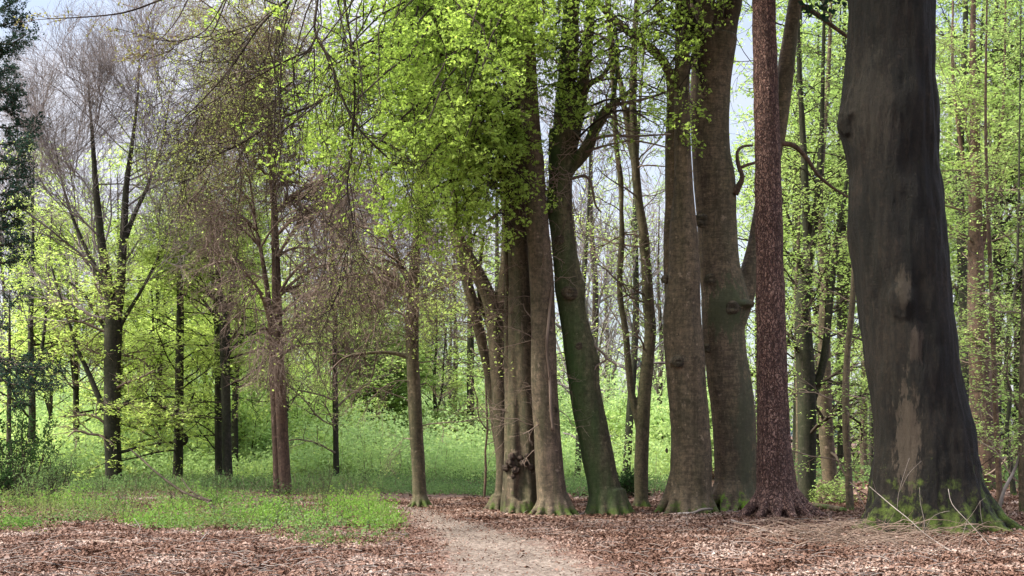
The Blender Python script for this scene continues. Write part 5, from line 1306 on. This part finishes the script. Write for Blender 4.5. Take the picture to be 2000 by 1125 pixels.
# ================================================================== dead wood on the ground
def dead(name, label, cat, specs, mat, sub=None, d=None):
    f = specs[0][0]
    Y = d or 3750/(f[1]-850)
    loc = np.array([(f[0]-1000)/2500*Y, Y, 0.])
    mb = MB()
    for s in specs:
        pts = []
        for q in s:
            Yq = 3750/(q[1]-850) if len(q) < 4 else q[3]
            p = at(q[0], q[1], Yq)
            if len(q) < 4: p[2] = float(gz(p[0], p[1]))+q[2]/2500*Yq*.4+.02
            pts.append((*(p-loc), q[2]/2500*Yq/2*(.36 if mat is M['twig_pale'] else 1)))
        add_solid_tube(mb, pts, 7, .07, f[0], rough=.12)
    me = fastmesh(name, np.concatenate(mb.V), np.concatenate(mb.F))
    o = link(name, me, mat); o.location = loc
    tag(o, label, cat)
    return o
dead('fallen_branch', 'grey fallen branch curving towards the old beech from the pine', 'branch',
     [[(1428, 1026, 9), (1460, 1036, 9), (1500, 1050, 9), (1540, 1062, 8), (1600, 1064, 7), (1660, 1060, 6), (1720, 1056, 5), (1760, 1052, 3)], [(1540, 1062, 5), (1580, 1072, 4), (1640, 1080, 3)], [(1650, 1062, 4), (1668, 1075, 5), (1680, 1086, 4)]], M['twig_pale'])
dead('fallen_branch', 'pale bare branch propped diagonally in front of the old beech', 'branch',
     [[(1698, 950, 3.5, 17.6), (1712, 962, 4, 17.5), (1745, 990, 4.5, 17.2), (1775, 1014, 5, 16.9), (1806, 1042, 5.5, 16.6), (1850, 1072, 6, 16.2), (1895, 1096, 6.5, 15.4)], [(1712, 962, 3, 17.5), (1705, 940, 2, 17.4)],
      [(1752, 996, 3, 17.2), (1755, 965, 3, 17.1), (1766, 925, 2.5, 17.), (1776, 895, 2, 16.9)], [(1757, 960, 2, 17.1), (1775, 925, 2, 17.0), (1800, 900, 1.5, 17)],
      [(1806, 1042, 4, 16.6), (1805, 1015, 3.5, 16.6), (1798, 985, 3, 16.6), (1796, 952, 2.5, 16.6)], [(1806, 1040, 3, 16.6), (1816, 1015, 3, 16.5), (1835, 1002, 2.5, 16.4), (1855, 998, 2, 16.3)]], M['twig_pale'], d=16.8)
dead('fallen_branch', 'slender pale branch with forked twigs against the right mossy roots', 'branch',
     [[(1852, 955, 3, 17.2), (1860, 985, 3.5, 17.1), (1890, 1018, 4, 16.9), (1915, 1045, 4.5, 16.6), (1932, 1064, 5, 16.3)], [(1888, 1018, 3, 16.9), (1905, 995, 2.5, 16.8), (1914, 980, 2, 16.7), (1925, 972, 1.5, 16.7)],
      [(1888, 1020, 3, 16.9), (1880, 1045, 2.5, 16.8), (1872, 1068, 2.5, 16.5)], [(1914, 978, 2, 16.7), (1915, 1000, 2, 16.7), (1920, 1030, 2, 16.7)]], M['twig_pale'], d=16.9)
dead('fallen_branch', 'long thin curved branch lying on the leaves at the lower left', 'branch',
     [[(10, 1085, 4), (45, 1078, 4), (90, 1066, 5), (140, 1063, 5), (200, 1066, 5), (250, 1072, 4), (290, 1082, 3)], [(140, 1063, 4), (180, 1054, 4), (220, 1047, 3)]], M['twig_brown'])
dead('fallen_branch', 'short pale stick pointing up from the leaves below the bilberry', 'branch', [[(368, 1082, 5), (380, 1070, 5, 16.6), (395, 1052, 5, 17.2), (408, 1037, 5, 17.6)]], M['twig_pale'])
dead('fallen_branch', 'small forked stick standing in the leaves at the lower left', 'branch', [[(258, 1060, 4), (266, 1045, 4, 18.6), (274, 1032, 4, 18.8), (262, 1012, 4, 18.9)], [(266, 1045, 3, 18.6), (278, 1070, 3, 17.5)]], M['twig_pale'])
dead('fallen_branch', 'straight dark stick flat on the leaves near the bottom left', 'branch', [[(270, 1093, 4), (310, 1094, 5), (360, 1097, 4)]], M['twig_dark'])
dead('fallen_branch', 'dark bent dead bough reaching from the bare tree down to the bilberry', 'branch',
     [[(255, 878, 3, 31.), (275, 895, 3.5, 30.), (300, 918, 4, 28.8), (330, 942, 4.5, 27.5), (360, 962, 5, 26), (400, 977, 6, 24.6), (415, 990, 6, 23.6), (440, 1008, 7, 22.9), (446, 1016, 7, 22.5)],
      [(355, 935, 2.5, 27), (372, 958, 3, 26), (395, 972, 4, 24.8), (412, 978, 5, 24.)], [(300, 918, 2, 28.8), (290, 935, 1.5, 28)]], M['twig_dark'], d=22.8)
dead('fallen_branch', 'short dark log stub lying in the brambles below the twiggy tree', 'branch', [[(508, 991, 6), (530, 989, 8), (555, 990, 7)]], M['dark'])
dead('fallen_branch', 'thin dry branch lying beside the sapling at the path edge', 'branch', [[(905, 978, 3), (880, 986, 3), (858, 992, 4)], [(930, 972, 2), (905, 978, 3)]], M['twig_pale'])
dead('fallen_branch', 'dark rotting log on the leaves behind the pine', 'branch', [[(1590, 990, 10), (1620, 995, 12), (1650, 999, 10)]], M['redbrown'])
# brushwood heap before the old beech
n = 110
px = rng.normal(1700, 85, n); by = rng.normal(1068, 11, n); by = np.clip(by, 1048, 1100)
Y = 3750/(by-850); x = (px-1000)/2500*Y
c = np.stack([x, Y, gz(x, Y)+.02], -1); a = rng.normal(0, .5, n)+np.where(rng.random(n) < .5, 0, np.pi)
L = rng.uniform(.3, 1.3, n)
e = c+np.stack([np.cos(a)*L, np.sin(a)*L*.5, rng.uniform(0, .22, n)], -1)
P, R = arcs(c, e, .1, 6, .006, .003, .3); mb = MB(); mb.tubes(P, R, 4); q = grow(P, R, 3, .3, .2, 1, 40, K=4, rmin=.002); mb.tubes(*q, 3)
tag(mb.build('brushwood', M['root_wood']), 'loose litter of thin grey twigs on the leaves before the old beech', 'brushwood', kind='stuff')
n = 1500
px = rng.uniform(-100, 2100, n); by = 985+rng.random(n)**.7*150; Y = 3750/(by-850); x = (px-1000)/2500*Y
k = (path_dist(x, Y) > -.2) & ~green_edge(x, Y); x, Y = x[k], Y[k]; n = len(x)
c = np.stack([x, Y, gz(x, Y)+.03], -1); a = rng.random(n)*6.28; L = rng.uniform(.1, .45, n)
P, R = arcs(c, c+np.stack([np.cos(a)*L, np.sin(a)*L, rng.uniform(-.01, .05, n)], -1), .03, 4, .005, .003, .2)
mb = MB(); mb.tubes(P, R, 3)
tag(mb.build('fallen_twigs', M['twig_pale']), 'small dry twigs strewn among the brown leaves', 'twigs', kind='stuff')
